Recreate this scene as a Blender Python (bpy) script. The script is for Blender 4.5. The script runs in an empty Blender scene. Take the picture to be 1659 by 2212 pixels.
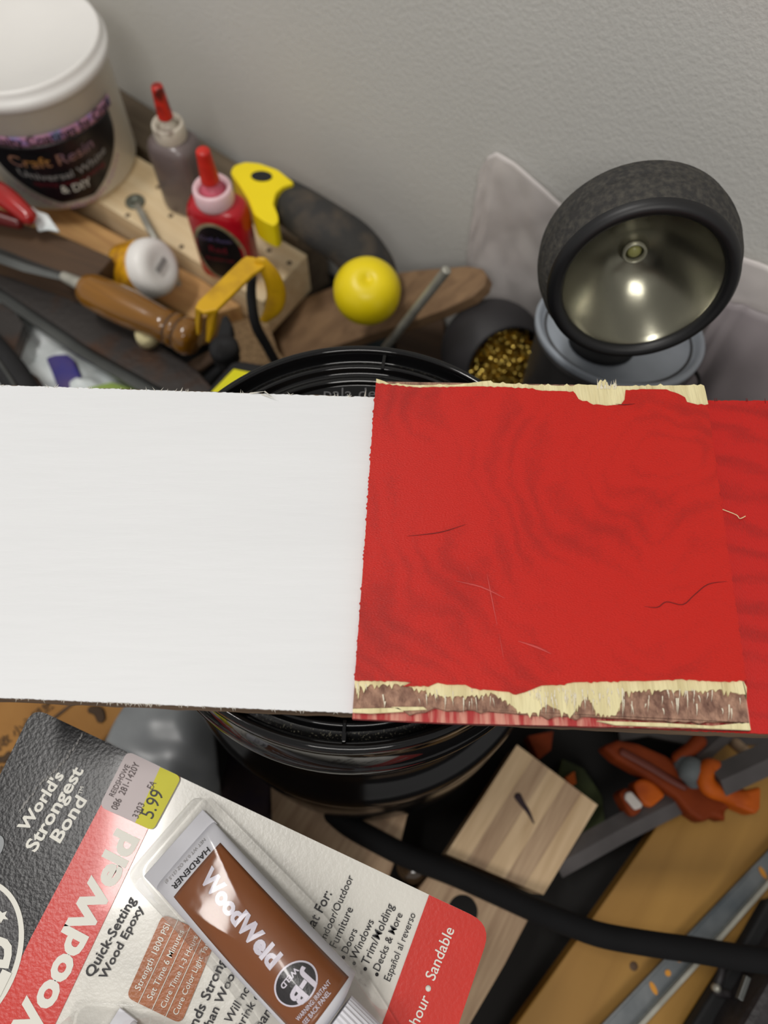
import bpy, bmesh, math, random
from mathutils import Vector as V, Matrix, noise
R_ = random.Random(7)
S = bpy.context.scene
# ---------------- camera ----------------
CAM = V((0, 0, .47)); TILT = math.radians(25); F = 1662.0
cd = bpy.data.cameras.new('camera'); cam = bpy.data.objects.new('camera', cd); S.collection.objects.link(cam)
cam.location = CAM; cam.rotation_euler = (TILT, 0, 0)
cd.sensor_fit = 'VERTICAL'; cd.sensor_height = 34.6; cd.sensor_width = 25.95; cd.lens = F/2212*34.6
cd.clip_start = .01; cd.dof.use_dof = True; cd.dof.focus_distance = .279; cd.dof.aperture_fstop = 7.0
S.camera = cam
# ---------------- world, lights, exposure ----------------
S.view_settings.view_transform = 'Standard'; S.view_settings.look = 'None'
S.view_settings.exposure = 0.0; S.view_settings.gamma = 1; S.view_settings.use_curve_mapping = False
W = bpy.data.worlds.new('world'); S.world = W; W.use_nodes = True
W.node_tree.nodes['Background'].inputs[0].default_value = (1, .97, .94, 1)
W.node_tree.nodes['Background'].inputs[1].default_value = .38
def area(name, loc, target, sx, sy, power, col):
    l = bpy.data.lights.new(name, 'AREA'); l.shape = 'RECTANGLE'; l.size = sx; l.size_y = sy; l.energy = power; l.color = col
    o = bpy.data.objects.new(name, l); S.collection.objects.link(o); o.location = loc
    d = V(target)-V(loc); o.rotation_euler = d.to_track_quat('-Z', 'Y').to_euler() if d.xy.length > .01 else (0, 0, 0); return o
area('ceiling_tube_light', (-.66, .19, 2.05), (-.66, .19, 0), .14, .55, 15, (1, .97, .93))
area('room_fill_light', (-.1, -1.5, 1.9), (.1, .4, .1), .9, .5, 15.5, (1, .965, .92))  # added unseen fill aimed at the wall, stands in for bounced room light

# ---------------- helpers ----------------
def ray(px, py):
    u = (px-829.5)/F; v = (1106-py)/F; c, s = math.cos(TILT), math.sin(TILT)
    return V((u, v*c+s, v*s-c))
def P(px, py, z):
    r = ray(px, py); t = (z-CAM.z)/r.z; return CAM + r*t
def PP(px, py, o, n):
    r = ray(px, py); t = (V(o)-CAM).dot(n)/r.dot(n); return CAM + r*t
def scale_at(px, py, z): return ((P(px, py, z)-CAM).length/ray(px, py).length)/F      # metres per pixel across the view
def lin(c): return tuple(((x/255)/12.92 if x/255 <= .04045 else ((x/255+.055)/1.055)**2.4) for x in c)
C = S.collection.objects
def tag(o, label=None, cat=None, group=None, kind=None):
    if label: o['label'] = label
    if cat: o['category'] = cat
    if group: o['group'] = group
    if kind: o['kind'] = kind
    return o
def thing(name, loc, label, cat, group=None):
    o = bpy.data.objects.new(name, None); C.link(o); o.location = loc; o.empty_display_size = .01
    return tag(o, label, cat, group)
def wloc(o):
    l = V(o.location)
    while o.parent: o = o.parent; l += V(o.location)
    return l
def mesh(name, vs, fs, mat, parent=None, smooth=False, bevel=0, label=None, cat=None, kind=None, group=None, seg=2, origin=None, recalc=True):
    vs = [V(v) for v in vs]
    if origin is None:
        if parent: origin = wloc(parent)
        else:
            origin = V((sum(v.x for v in vs)/len(vs), sum(v.y for v in vs)/len(vs), min(v.z for v in vs)))
    me = bpy.data.meshes.new(name); me.from_pydata([tuple(v-origin) for v in vs], [], fs)
    if recalc:
        bm = bmesh.new(); bm.from_mesh(me); bmesh.ops.recalc_face_normals(bm, faces=bm.faces); bm.to_mesh(me); bm.free()
    me.materials.append(mat)
    o = bpy.data.objects.new(name, me); C.link(o)
    if parent: o.parent = parent; o.location = origin - wloc(parent)
    else: o.location = origin
    if smooth:
        for p in me.polygons: p.use_smooth = True
    if bevel:
        b = o.modifiers.new('bevel', 'BEVEL'); b.width = bevel; b.segments = seg; b.limit_method = 'ANGLE'; b.angle_limit = math.radians(40)
        b.harden_normals = False
    return tag(o, label, cat, group, kind)
def prism(name, pts, down, mat, parent=None, **k):
    n = len(pts); pts = [V(p) for p in pts]; down = V(down)
    vs = pts + [p+down for p in pts]
    fs = [list(range(n)), list(range(2*n-1, n-1, -1))] + [[i, (i+1) % n, n+(i+1) % n, n+i] for i in range(n)]
    return mesh(name, vs, fs, mat, parent, **k)
def slab(name, px, z, th, mat, parent=None, **k):       # polygon seen at pixels px, lying at height z, thickness th
    return prism(name, [P(x, y, z) for x, y in px], (0, 0, -th), mat, parent, **k)
def slab_t(name, pxz, th, mat, parent=None, **k):       # (px,py,z) each
    return prism(name, [P(*q) for q in pxz], (0, 0, -th), mat, parent, **k)
def plane3(a, b, c):
    a, b, c = P(*a), P(*b), P(*c); n = (b-a).cross(c-a).normalized()
    if n.z < 0: n = -n
    return a, n
def rings(name, secs, mat, parent=None, cap=True, **k):  # secs: list of rings with equal counts
    n = len(secs[0]); vs = [v for s in secs for v in s]; fs = []
    for i in range(len(secs)-1):
        for j in range(n):
            a = i*n+j; b = i*n+(j+1) % n; fs.append([a, b, b+n, a+n])
    if cap:
        fs.append(list(range(n))[::-1]); fs.append([(len(secs)-1)*n+j for j in range(n)])
    k.setdefault('smooth', True)
    return mesh(name, vs, fs, mat, parent, **k)
def frame(a):
    a = V(a).normalized(); h = V((0, 0, 1)) if abs(a.z) < .9 else V((1, 0, 0))
    x = h.cross(a).normalized(); y = a.cross(x); return x, y, a
def lathe(name, prof, org, axis, mat, parent=None, n=64, cap=True, **k):
    x, y, a = frame(axis); org = V(org)
    secs = [[org + a*h + (x*math.cos(2*math.pi*j/n)+y*math.sin(2*math.pi*j/n))*max(r, 1e-5) for j in range(n)] for r, h in prof]
    return rings(name, secs, mat, parent, cap, **k)
def catmull(pts, k):
    out = []; p = [pts[0]]+list(pts)+[pts[-1]]
    for i in range(1, len(p)-2):
        for j in range(k):
            t = j/k; a, b, c, d = p[i-1], p[i], p[i+1], p[i+2]
            out.append(.5*((2*b)+(c-a)*t+(2*a-5*b+4*c-d)*t*t+(3*b-a-3*c+d)*t**3))
    out.append(pts[-1]); return out
def tube(name, pts, rad, mat, parent=None, n=16, sub=6, round_end=True, flat=None, up=None, **k):
    pts = [V(p) for p in pts]; rad = rad if isinstance(rad, (list, tuple)) else [rad]*len(pts)
    q = [V((p.x, p.y, p.z, r)) for p, r in zip(pts, rad)]
    q = catmull(q, sub) if sub > 1 and len(q) > 2 else q
    ps = [v.xyz for v in q]; rs = [v.w for v in q]; m = len(ps)
    T = [(ps[min(i+1, m-1)]-ps[max(i-1, 0)]).normalized() for i in range(m)]
    if round_end:
        e = []
        for tt in (0.0, .4, .75): e.append((ps[0]-T[0]*rs[0]*(1-tt), rs[0]*math.sqrt(max(1-(1-tt)**2, .0004)), T[0]))
        f = []
        for tt in (.75, .4, 0.0): f.append((ps[-1]+T[-1]*rs[-1]*(1-tt), rs[-1]*math.sqrt(max(1-(1-tt)**2, .0004)), T[-1]))
        allp = e+[(ps[i], rs[i], T[i]) for i in range(m)]+f
    else: allp = [(ps[i], rs[i], T[i]) for i in range(m)]
    secs = []; upv = V(up) if up else V((0, 0, 1)); fl = flat or 1
    for p, r, t in allp:
        x = upv.cross(t)
        x = x.normalized() if x.length > 1e-4 else V((1, 0, 0)); y = t.cross(x)
        secs.append([p + x*r*math.cos(2*math.pi*j/n) + y*r*fl*math.sin(2*math.pi*j/n) for j in range(n)])
    return rings(name, secs, mat, parent, **k)
def grid(name, fn, nu, nv, mat, parent=None, solid=0, **k):
    vs = [fn(i/(nu-1), j/(nv-1)) for j in range(nv) for i in range(nu)]
    fs = [[j*nu+i, j*nu+i+1, (j+1)*nu+i+1, (j+1)*nu+i] for j in range(nv-1) for i in range(nu-1)]
    k.setdefault('smooth', True)
    o = mesh(name, vs, fs, mat, parent, **k)
    if solid: m = o.modifiers.new('solid', 'SOLIDIFY'); m.thickness = solid; m.offset = -1
    return o
# flat glyph meshes
_tc = {}
def glyphs(s, bold):
    key = (s, bold)
    if key not in _tc:
        c = bpy.data.curves.new('t', 'FONT'); c.body = s; c.size = 1; c.offset = bold; c.resolution_u = 3; c.fill_mode = 'FRONT'
        o = bpy.data.objects.new('t', c); C.link(o); bpy.context.view_layer.update()
        me = bpy.data.meshes.new_from_object(o.evaluated_get(bpy.context.evaluated_depsgraph_get()))
        _tc[key] = ([(v.co.x, v.co.y) for v in me.vertices], [list(p.vertices) for p in me.polygons])
        bpy.data.objects.remove(o); bpy.data.curves.remove(c); bpy.data.meshes.remove(me)
    return _tc[key]
def text_map(s, fn, mat, parent, bold=0, name='lettering', **k):
    vs, fs = glyphs(s, bold); x0 = min(v[0] for v in vs); x1 = max(v[0] for v in vs)
    return mesh(name, [fn((x-x0)/(x1-x0), y/(x1-x0)) for x, y in vs], fs, mat, parent, recalc=False, **k)
def text_px(s, p0, p1, z, mat, parent, bold=0, asp=1.15, proj=None, name='lettering', slant=0, **k):
    a, b = P(*p0, z), P(*p1, z); X = b-a; Y = V((-X.y, X.x, 0))
    def f(u, v):
        q = a + X*(u+v*slant) + Y*v*asp
        if proj: q = proj(q)
        return q
    return text_map(s, f, mat, parent, bold, name, **k)

# ---------------- materials ----------------
def nodes(name):
    m = bpy.data.materials.new(name); m.use_nodes = True; n = m.node_tree.nodes; return m, n, m.node_tree.links, n['Principled BSDF']
def M(name, rgb, rough=.5, metal=0, var=.12, vs=60, bump=0, bs=300, coat=0, rgb2=None, stretch=None, rot=0, spec=None, thr=None, alpha=1, trans=0, sss=0, detail=4, rvar=0):
    m, n, l, b = nodes(name)
    c = lin(rgb); c2 = lin(rgb2) if rgb2 else tuple(x*(1-var) for x in c)
    tc = n.new('ShaderNodeTexCoord'); mp = n.new('ShaderNodeMapping'); l.new(tc.outputs['Object'], mp.inputs[0])
    mp.inputs['Rotation'].default_value[2] = rot
    if stretch: mp.inputs['Scale'].default_value = stretch
    nz = n.new('ShaderNodeTexNoise'); nz.inputs['Scale'].default_value = vs; nz.inputs['Detail'].default_value = detail; l.new(mp.outputs[0], nz.inputs[0])
    cr = n.new('ShaderNodeValToRGB'); t0, t1 = thr or (.35, .65)
    cr.color_ramp.elements[0].position = t0; cr.color_ramp.elements[1].position = t1
    cr.color_ramp.elements[0].color = (*c, 1); cr.color_ramp.elements[1].color = (*c2, 1)
    l.new(nz.outputs['Fac'], cr.inputs[0]); l.new(cr.outputs[0], b.inputs['Base Color'])
    b.inputs['Roughness'].default_value = rough; b.inputs['Metallic'].default_value = metal
    b.inputs['Coat Weight'].default_value = coat; b.inputs['Coat Roughness'].default_value = .08
    if spec is not None: b.inputs['Specular IOR Level'].default_value = spec
    if trans: b.inputs['Transmission Weight'].default_value = trans
    if sss: b.inputs['Subsurface Weight'].default_value = sss; b.inputs['Subsurface Radius'].default_value = (.01, .008, .006); b.inputs['Subsurface Scale'].default_value = .5
    b.inputs['Alpha'].default_value = alpha
    if rvar:
        mr = n.new('ShaderNodeMapRange'); mr.inputs[3].default_value = rough-rvar; mr.inputs[4].default_value = rough+rvar
        l.new(nz.outputs['Fac'], mr.inputs[0]); l.new(mr.outputs[0], b.inputs['Roughness'])
    if bump:
        n2 = n.new('ShaderNodeTexNoise'); n2.inputs['Scale'].default_value = bs; n2.inputs['Detail'].default_value = 3; l.new(mp.outputs[0], n2.inputs[0])
        bp = n.new('ShaderNodeBump'); bp.inputs['Strength'].default_value = bump; bp.inputs['Distance'].default_value = .002
        l.new(n2.outputs['Fac'], bp.inputs['Height']); l.new(bp.outputs[0], b.inputs['Normal'])
    return m
def wood(name, rgb, rgb2, rot=0, scale=60, rough=.6, bump=.15, dist=3, contrast=(.3, .8), coat=0):
    m, n, l, b = nodes(name)
    tc = n.new('ShaderNodeTexCoord'); mp = n.new('ShaderNodeMapping'); l.new(tc.outputs['Object'], mp.inputs[0])
    mp0 = n.new('ShaderNodeMapping'); mp0.inputs['Rotation'].default_value[2] = rot; l.new(tc.outputs['Object'], mp0.inputs[0])
    mp.inputs['Scale'].default_value = (.08, 1, 1); l.new(mp0.outputs[0], mp.inputs[0])
    wv = n.new('ShaderNodeTexNoise'); wv.inputs['Scale'].default_value = scale*3; wv.inputs['Detail'].default_value = 5; wv.inputs['Distortion'].default_value = dist*.2
    l.new(mp.outputs[0], wv.inputs[0])
    cr = n.new('ShaderNodeValToRGB'); cr.color_ramp.elements[0].position = contrast[0]; cr.color_ramp.elements[1].position = contrast[1]
    cr.color_ramp.elements[0].color = (*lin(rgb), 1); cr.color_ramp.elements[1].color = (*lin(rgb2), 1)
    l.new(wv.outputs['Fac'], cr.inputs[0]); l.new(cr.outputs[0], b.inputs['Base Color'])
    b.inputs['Roughness'].default_value = rough; b.inputs['Coat Weight'].default_value = coat
    bp = n.new('ShaderNodeBump'); bp.inputs['Strength'].default_value = bump; bp.inputs['Distance'].default_value = .001
    l.new(wv.outputs['Fac'], bp.inputs['Height']); l.new(bp.outputs[0], b.inputs['Normal'])
    return m
def red_ply(name, base, dark, centre, ringscale, fleck, ringdist=4, mixamt=.55, squash=(1, 1, 1)):
    m, n, l, b = nodes(name)
    tc = n.new('ShaderNodeTexCoord'); mp = n.new('ShaderNodeMapping'); mp.inputs['Location'].default_value = (-centre[0], -centre[1], 0)
    mp.vector_type = 'POINT'; mp.inputs['Scale'].default_value = squash; l.new(tc.outputs['Object'], mp.inputs[0])
    wv = n.new('ShaderNodeTexWave'); wv.wave_type = 'RINGS'; wv.rings_direction = 'Z'; wv.inputs['Scale'].default_value = ringscale
    wv.inputs['Distortion'].default_value = ringdist; wv.inputs['Detail'].default_value = 3; wv.inputs['Detail Scale'].default_value = .9
    l.new(mp.outputs[0], wv.inputs[0])
    nz = n.new('ShaderNodeTexNoise'); nz.inputs['Scale'].default_value = 22; nz.inputs['Detail'].default_value = 6; l.new(tc.outputs['Object'], nz.inputs[0])
    st = n.new('ShaderNodeMapping'); st.inputs['Scale'].default_value = (fleck[0], fleck[1], 1); l.new(tc.outputs['Object'], st.inputs[0])
    fn = n.new('ShaderNodeTexNoise'); fn.inputs['Scale'].default_value = 1; fn.inputs['Detail'].default_value = 5; l.new(st.outputs[0], fn.inputs[0])
    cr = n.new('ShaderNodeValToRGB'); cr.color_ramp.elements[0].position = .0; cr.color_ramp.elements[1].position = .75
    cr.color_ramp.elements[0].color = (*lin(dark), 1); cr.color_ramp.elements[1].color = (*lin(base), 1)
    mul = n.new('ShaderNodeMath'); mul.operation = 'MULTIPLY_ADD'; mul.inputs[1].default_value = mixamt; mul.inputs[2].default_value = 1-mixamt-.06
    l.new(wv.outputs['Fac'], mul.inputs[0])
    a2 = n.new('ShaderNodeMath'); a2.operation = 'MULTIPLY'; l.new(mul.outputs[0], a2.inputs[0])
    mr = n.new('ShaderNodeMapRange'); mr.inputs[1].default_value = .3; mr.inputs[2].default_value = .6; mr.inputs[3].default_value = .62; mr.inputs[4].default_value = 1.05
    l.new(nz.outputs['Fac'], mr.inputs[0]); l.new(mr.outputs[0], a2.inputs[1])
    a3 = n.new('ShaderNodeMath'); a3.operation = 'MULTIPLY'; l.new(a2.outputs[0], a3.inputs[0])
    mr2 = n.new('ShaderNodeMapRange'); mr2.inputs[1].default_value = .3; mr2.inputs[2].default_value = .6; mr2.inputs[3].default_value = .78; mr2.inputs[4].default_value = 1.05
    l.new(fn.outputs['Fac'], mr2.inputs[0]); l.new(mr2.outputs[0], a3.inputs[1]); l.new(a3.outputs[0], cr.inputs[0])
    l.new(cr.outputs[0], b.inputs['Base Color'])
    b.inputs['Roughness'].default_value = .4; b.inputs['Specular IOR Level'].default_value = .35
    b.inputs['Coat Weight'].default_value = .22; b.inputs['Coat Roughness'].default_value = .12
    f2 = n.new('ShaderNodeTexNoise'); f2.inputs['Scale'].default_value = 1; f2.inputs['Detail'].default_value = 2
    st2 = n.new('ShaderNodeMapping'); st2.inputs['Scale'].default_value = (fleck[0]*1.5, fleck[1]*1.5, 1); l.new(tc.outputs['Object'], st2.inputs[0]); l.new(st2.outputs[0], f2.inputs[0])
    bp = n.new('ShaderNodeBump'); bp.inputs['Strength'].default_value = .3; bp.inputs['Distance'].default_value = .0008
    l.new(f2.outputs['Fac'], bp.inputs['Height']); l.new(bp.outputs[0], b.inputs['Normal'])
    b2 = n.new('ShaderNodeBump'); b2.inputs['Strength'].default_value = .75; b2.inputs['Distance'].default_value = .0012
    l.new(f2.outputs['Fac'], b2.inputs['Height']); l.new(b2.outputs[0], b.inputs['Coat Normal'])
    return m
def clear(name, tint=(1, 1, 1), gl=.35, rough=.06):
    m, n, l, b = nodes(name); n.remove(b)
    t = n.new('ShaderNodeBsdfTransparent'); t.inputs[0].default_value = (*tint, 1)
    g = n.new('ShaderNodeBsdfGlossy'); g.inputs['Roughness'].default_value = rough
    fr = n.new('ShaderNodeFresnel'); fr.inputs[0].default_value = 1.5
    ad = n.new('ShaderNodeMath'); ad.operation = 'MULTIPLY_ADD'; ad.inputs[1].default_value = gl*2; ad.inputs[2].default_value = .0; ad.use_clamp = True; l.new(fr.outputs[0], ad.inputs[0])
    tc = n.new('ShaderNodeTexCoord'); nz = n.new('ShaderNodeTexNoise'); nz.inputs['Scale'].default_value = 90; l.new(tc.outputs['Object'], nz.inputs[0])
    bp = n.new('ShaderNodeBump'); bp.inputs['Strength'].default_value = .06; bp.inputs['Distance'].default_value = .002; l.new(nz.outputs['Fac'], bp.inputs['Height']); l.new(bp.outputs[0], g.inputs['Normal'])
    mx = n.new('ShaderNodeMixShader'); l.new(ad.outputs[0], mx.inputs[0]); l.new(t.outputs[0], mx.inputs[1]); l.new(g.outputs[0], mx.inputs[2])
    l.new(mx.outputs[0], n['Material Output'].inputs[0]); return m

m_wall = M('wall_paint', (211, 210, 205), .7, var=.05, vs=5, bump=.22, bs=420, spec=.3)
m_white_ply = M('white_paint', (231, 233, 235), .5, var=.03, vs=40, bump=.1, bs=260, stretch=(.15, 1, 1), spec=.35)
m_ply_side = M('raw_plywood_edge', (120, 98, 76), .85, rgb2=(84, 66, 50), vs=90, stretch=(.2, 1, 3), bump=.4)
m_red_side = M('red_stained_edge', (120, 20, 22), .7, rgb2=(70, 10, 12), vs=90, bump=.3)
m_cream = M('cream_veneer', (236, 226, 178), .8, rgb2=(205, 190, 140), vs=260, stretch=(1, .12, 1), bump=.6, bs=500, thr=(.4, .75))
m_core = M('brown_core', (176, 138, 116), .9, rgb2=(112, 80, 68), vs=420, stretch=(1, .6, 1), bump=.9, bs=500, thr=(.35, .7))
m_pinkedge = M('pink_stained_wood', (214, 150, 132), .8, rgb2=(176, 56, 56), vs=420, stretch=(1, .12, 1), bump=.5, bs=500, thr=(.4, .6))
m_black_plastic = M('black_gloss_plastic', (12, 12, 13), .075, var=.2, bump=0, spec=.4)
m_black_dusty = M('dusty_black_plastic', (14, 14, 14), .3, rgb2=(110, 106, 92), vs=1500, thr=(.58, .74), detail=2)
m_black_matte = M('matt_black_rubber', (26, 26, 28), .75, var=.3)
m_cord = M('black_cord', (13, 13, 15), .85, var=.3, spec=.25)
m_lamp = M('dusty_grey_rubber', (54, 53, 52), .85, rgb2=(84, 81, 74), vs=380, bump=.25, bs=600, thr=(.4, .8), detail=8, spec=.3)
m_bezel = M('black_bezel', (20, 20, 22), .45, var=.2)
m_mirror = M('reflector_metal', (164, 162, 152), .24, metal=1, var=.12, vs=25, bump=.05, bs=60)
m_clear = clear('clear_lens', (.93, .93, .88), .2, .15)
m_pet = clear('clear_blister_plastic', (.985, .985, .985), .2, .08)
m_led = M('yellow_led', (170, 168, 110), .3)
m_pale = wood('pale_lumber', (240, 220, 182), (216, 186, 138), rot=math.radians(38), scale=50, rough=.65)
m_pale2 = wood('orange_lumber', (210, 166, 108), (168, 122, 74), rot=math.radians(36), scale=50)
m_beech = wood('laminated_beech', (192, 164, 132), (152, 122, 94), rot=math.radians(-58), scale=70, rough=.6, contrast=(.3, .75))
m_beech2 = wood('laminated_beech_light', (216, 188, 150), (186, 156, 118), rot=math.radians(-58), scale=70, rough=.6, contrast=(.3, .75))
m_yellowwood = wood('yellow_varnished_plywood', (168, 126, 56), (142, 102, 38), rot=math.radians(-55), scale=14, rough=.5, contrast=(.25, .75))  # wood tone darkened to carry the shadow cast from the camera side
m_brown = wood('brown_plank_wood', (146, 116, 84), (106, 80, 56), rot=math.radians(-18), scale=35, rough=.7)
m_oldwood = wood('weathered_grey_wood', (112, 98, 80), (78, 66, 52), rot=math.radians(38), scale=40, rough=.9, bump=.4)
m_darkwood = wood('dark_brown_wood', (92, 68, 46), (52, 38, 28), rot=math.radians(22), scale=30, rough=.7)
m_amber = wood('amber_varnished_handle', (146, 96, 16), (92, 58, 8), rot=math.radians(30), scale=30, rough=.22, coat=.6)
m_dark = M('dark_bench_surface', (20, 18, 17), .9, rgb2=(11, 10, 9), vs=12)
m_steel = M('dark_steel', (74, 70, 68), .45, metal=.7, rgb2=(92, 62, 42), vs=28, thr=(.5, .72), detail=8, bump=.15)
m_steel_edge = M('grey_steel_edge', (104, 106, 104), .4, metal=.8, var=.3, vs=30)
m_zinc = M('zinc_plated_steel', (186, 184, 172), .34, metal=.45, var=.25, vs=90)
m_alu = M('galvanised_rail', (128, 132, 134), .42, metal=.75, rgb2=(84, 92, 98), vs=28, bump=.05)
m_yellow = M('yellow_plastic', (250, 224, 16), .38, var=.08, vs=20)
m_yellow2 = M('worn_yellow_paint', (214, 166, 16), .45, rgb2=(168, 124, 20), vs=60, thr=(.45, .8))
m_brightyellow = M('bright_yellow_label', (240, 232, 20), .4, var=.04)
m_grip = M('dusty_black_grip', (48, 47, 46), .8, rgb2=(84, 74, 62), vs=55, bump=.3, bs=500, thr=(.45, .75), detail=7)
m_redcap = M('red_plastic_cap', (214, 44, 30), .42, rgb2=(186, 30, 20), vs=120)
m_dirtyredcap = M('stained_red_cap', (196, 40, 26), .42, rgb2=(84, 20, 12), vs=130, thr=(.45, .6))
m_pinkcap = M('translucent_pink_collar', (238, 202, 208), .38, var=.06, sss=.4)
m_pinkin = M('pink_red_cap_face', (218, 104, 124), .4, var=.12)
m_redbottle = M('red_dye_bottle', (198, 20, 38), .28, rgb2=(158, 10, 24), vs=30, coat=.3)
m_greybottle = M('murky_grey_bottle', (112, 100, 98), .34, rgb2=(84, 74, 74), vs=24, coat=.3)
m_stainwhite = M('stained_white_cap', (206, 198, 182), .45, rgb2=(92, 66, 50), vs=70, thr=(.56, .72))
m_tub = M('translucent_white_tub', (224, 218, 204), .38, var=.04, sss=.3)
m_lid = M('white_lid', (238, 236, 232), .4, var=.03, vs=20)
m_label_black = M('black_label', (16, 14, 18), .35, rgb2=(40, 16, 24), vs=45, thr=(.5, .75))
m_gold = M('brass_wool', (252, 218, 112), .34, metal=1, var=.25, vs=100)
m_paper = M('milky_plastic_film', (222, 216, 212), .38, rgb2=(200, 192, 190), vs=14, bump=.6, bs=22)
m_paper_shade = M('shaded_grey_film', (150, 142, 144), .5, rgb2=(124, 116, 118), vs=12, bump=.3, bs=30)  # darker version of the film, the shade of its lower fold painted in
m_can = M('grey_paint_can', (96, 94, 94), .4, metal=.4, var=.3, vs=30)
m_canlid = M('blue_grey_can_lid', (172, 180, 190), .35, metal=.2, var=.1)
m_bag = M('white_plastic_bag', (240, 244, 244), .4, rgb2=(216, 224, 224), vs=30, bump=.4, bs=40)
m_greyfilm = M('grey_plastic_sleeve', (142, 146, 148), .35, rgb2=(112, 115, 118), vs=20, bump=.25, bs=22)
m_blue = M('blue_plastic', (52, 48, 130), .4, rgb2=(84, 70, 120), vs=40)
m_green = M('green_plastic', (150, 176, 84), .5)
m_redgloss = M('red_gloss_grip', (170, 16, 12), .15, coat=.8, var=.2)
m_kraft = M('kraft_cardboard', (166, 120, 62), .85, rgb2=(142, 98, 46), vs=18, bump=.15)
m_kraftink = M('faded_black_ink', (72, 52, 32), .8, var=.2)
m_purple = M('dark_purple_fabric', (42, 32, 52), .8, rgb2=(64, 48, 44), vs=50)
m_orange = M('orange_plastic', (188, 88, 6), .6, spec=.25, rgb2=(150, 62, 8), vs=40)  # base colour darkened to hold the shade beneath the red board
m_redorange = M('red_orange_plastic', (122, 48, 10), .7, spec=.2, rgb2=(96, 34, 6), vs=40)  # also darkened, shade under the board kept in the colour
m_clampbar = M('grey_clamp_bar', (92, 88, 88), .5, metal=.5, var=.25, vs=40)
m_padgrey = M('grey_rubber_pad', (92, 98, 100), .7)
m_teal = M('dark_teal_plastic', (22, 52, 62), .5, var=.3)
m_case = M('charcoal_tool_case', (44, 40, 42), .55, rgb2=(28, 26, 28), vs=90, bump=.4, bs=200)
m_white = M('white_print', (226, 224, 214), .45, var=.02)
m_ink = M('black_print', (30, 28, 32), .5, var=.1)
m_greyink = M('grey_print', (150, 148, 146), .5, var=.05)
def cardmat(name, rgb, rough=.34, bs=700, bump=.09):
    return M(name, rgb, rough, var=.05, vs=60, bump=bump, bs=bs, coat=.28)
m_card_white = cardmat('card_white', (222, 219, 210)); m_card_black = M('card_black', (20, 19, 22), .3, var=.1, vs=60, bump=.09, bs=700, coat=.1, spec=.35); m_card_red = cardmat('card_red', (206, 48, 36))
m_card_brown = cardmat('card_brown', (164, 92, 40)); m_card_logo = cardmat('card_logo_black', (38, 35, 38), bump=.1)
m_sticker = M('sticker_paper', (196, 184, 184), .5, var=.04); m_sticker_y = M('sticker_yellow', (206, 200, 12), .5, var=.04); m_stickerink = M('sticker_ink', (96, 84, 84), .6)
m_tube_white = M('white_tube_plastic', (222, 222, 228), .45, var=.03, spec=.3); m_tube_brown = M('brown_tube_label', (134, 76, 36), .34, var=.1, coat=.15, vs=20)
m_carton = M('plain_carton', (150, 120, 84), .85)

# ---------------- the room ----------------
def wall_y(x, off=0): return .434-.75*x-off*1.25
WN = V((-.6, -.8, 0))                                     # wall normal, into the room
def wall_pt(s, z, off=0): return V((0, .434, 0)) + V((.8, -.6, 0))*s + WN*off + V((0, 0, z))
prism('wall_back', [wall_pt(-2.2, -.9), wall_pt(2.2, -.9), wall_pt(2.2, 1.9), wall_pt(-2.2, 1.9)], -WN*.1, m_wall, kind='structure')
o = prism('floor', [(-3, -3, -.9), (3, -3, -.9), (3, 3, -.9), (-3, 3, -.9)], (0, 0, -.05), m_dark, kind='structure')
bench = thing('workbench', wall_pt(.1, -.9, .42), 'dark cluttered workbench pushed against the grey wall', 'workbench')
def bq(s0, s1, o0, o1, z): return [wall_pt(s0, z, o0), wall_pt(s1, z, o0), wall_pt(s1, z, o1), wall_pt(s0, z, o1)]
prism('bench_top', bq(-.95, .95, .003, .8, -.04), (0, 0, -.04), m_dark, bench, bevel=.003)
for s in (-.9, .84):
    for q in (.04, .72): prism('leg', bq(s, s+.06, q, q+.06, -.08), (0, 0, -.82), m_dark, bench)

# ---------------- black tub with the boards on its lid ----------------
tc0 = V((-.0105, .116, 0))
tub = thing('plastic_tub', tc0, 'black round plastic tub holding up the painted boards', 'tub')
lidprof = [(0, .2065), (.0635, .2065), (.0643, .2075), (.065, .2088), (.0662, .209), (.067, .2075), (.0685, .206), (.0702, .2068), (.0708, .2088), (.072, .2095), (.0731, .2088), (.0738, .205), (.0765, .2045), (.0776, .2075), (.0782, .2103), (.0793, .2112), (.0806, .2110), (.0815, .2095), (.0820, .2070), (.0812, .2055), (.0822, .2035), (.0826, .190), (.0843, .1885), (.0855, .186), (.0855, .1835), (.083, .183)]
lathe('lid', lidprof, tc0, (0, 0, 1), m_black_plastic, tub, n=128)
lathe('lid_channel', [(.0737, .2052), (.0767, .2047), (.0767, .2044), (.0737, .2049)], tc0, (0, 0, 1), m_black_dusty, tub, n=128, cap=False)
lathe('body', [(.079, .183), (.0785, .140), (.0785, .125), (.0798, .1165), (.0825, .1118), (.0862, .1092), (.0888, .1060), (.0902, .1015), (.0905, .095), (.0892, .088), (.0892, .083), (.0905, .078), (.0905, .012), (.0895, .004), (.086, .0)], tc0, (0, 0, 1), M('black_tub_body', (12, 12, 14), .2, var=.2), tub, n=128)
for a in (8, 49, 82, 131, 172, 213, 268, 310, 345):
    d = V((math.cos(math.radians(a)), math.sin(math.radians(a)), 0)); t = V((-d.y, d.x, 0))
    prism('rib', [tc0+d*.0705+t*.0007+V((0, 0, .2098)), tc0+d*.0778+t*.0007+V((0, 0, .2098)), tc0+d*.0778-t*.0007+V((0, 0, .2098)), tc0+d*.0705-t*.0007+V((0, 0, .2098))], (0, 0, -.0055), m_black_plastic, tub, bevel=.0003)
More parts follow.
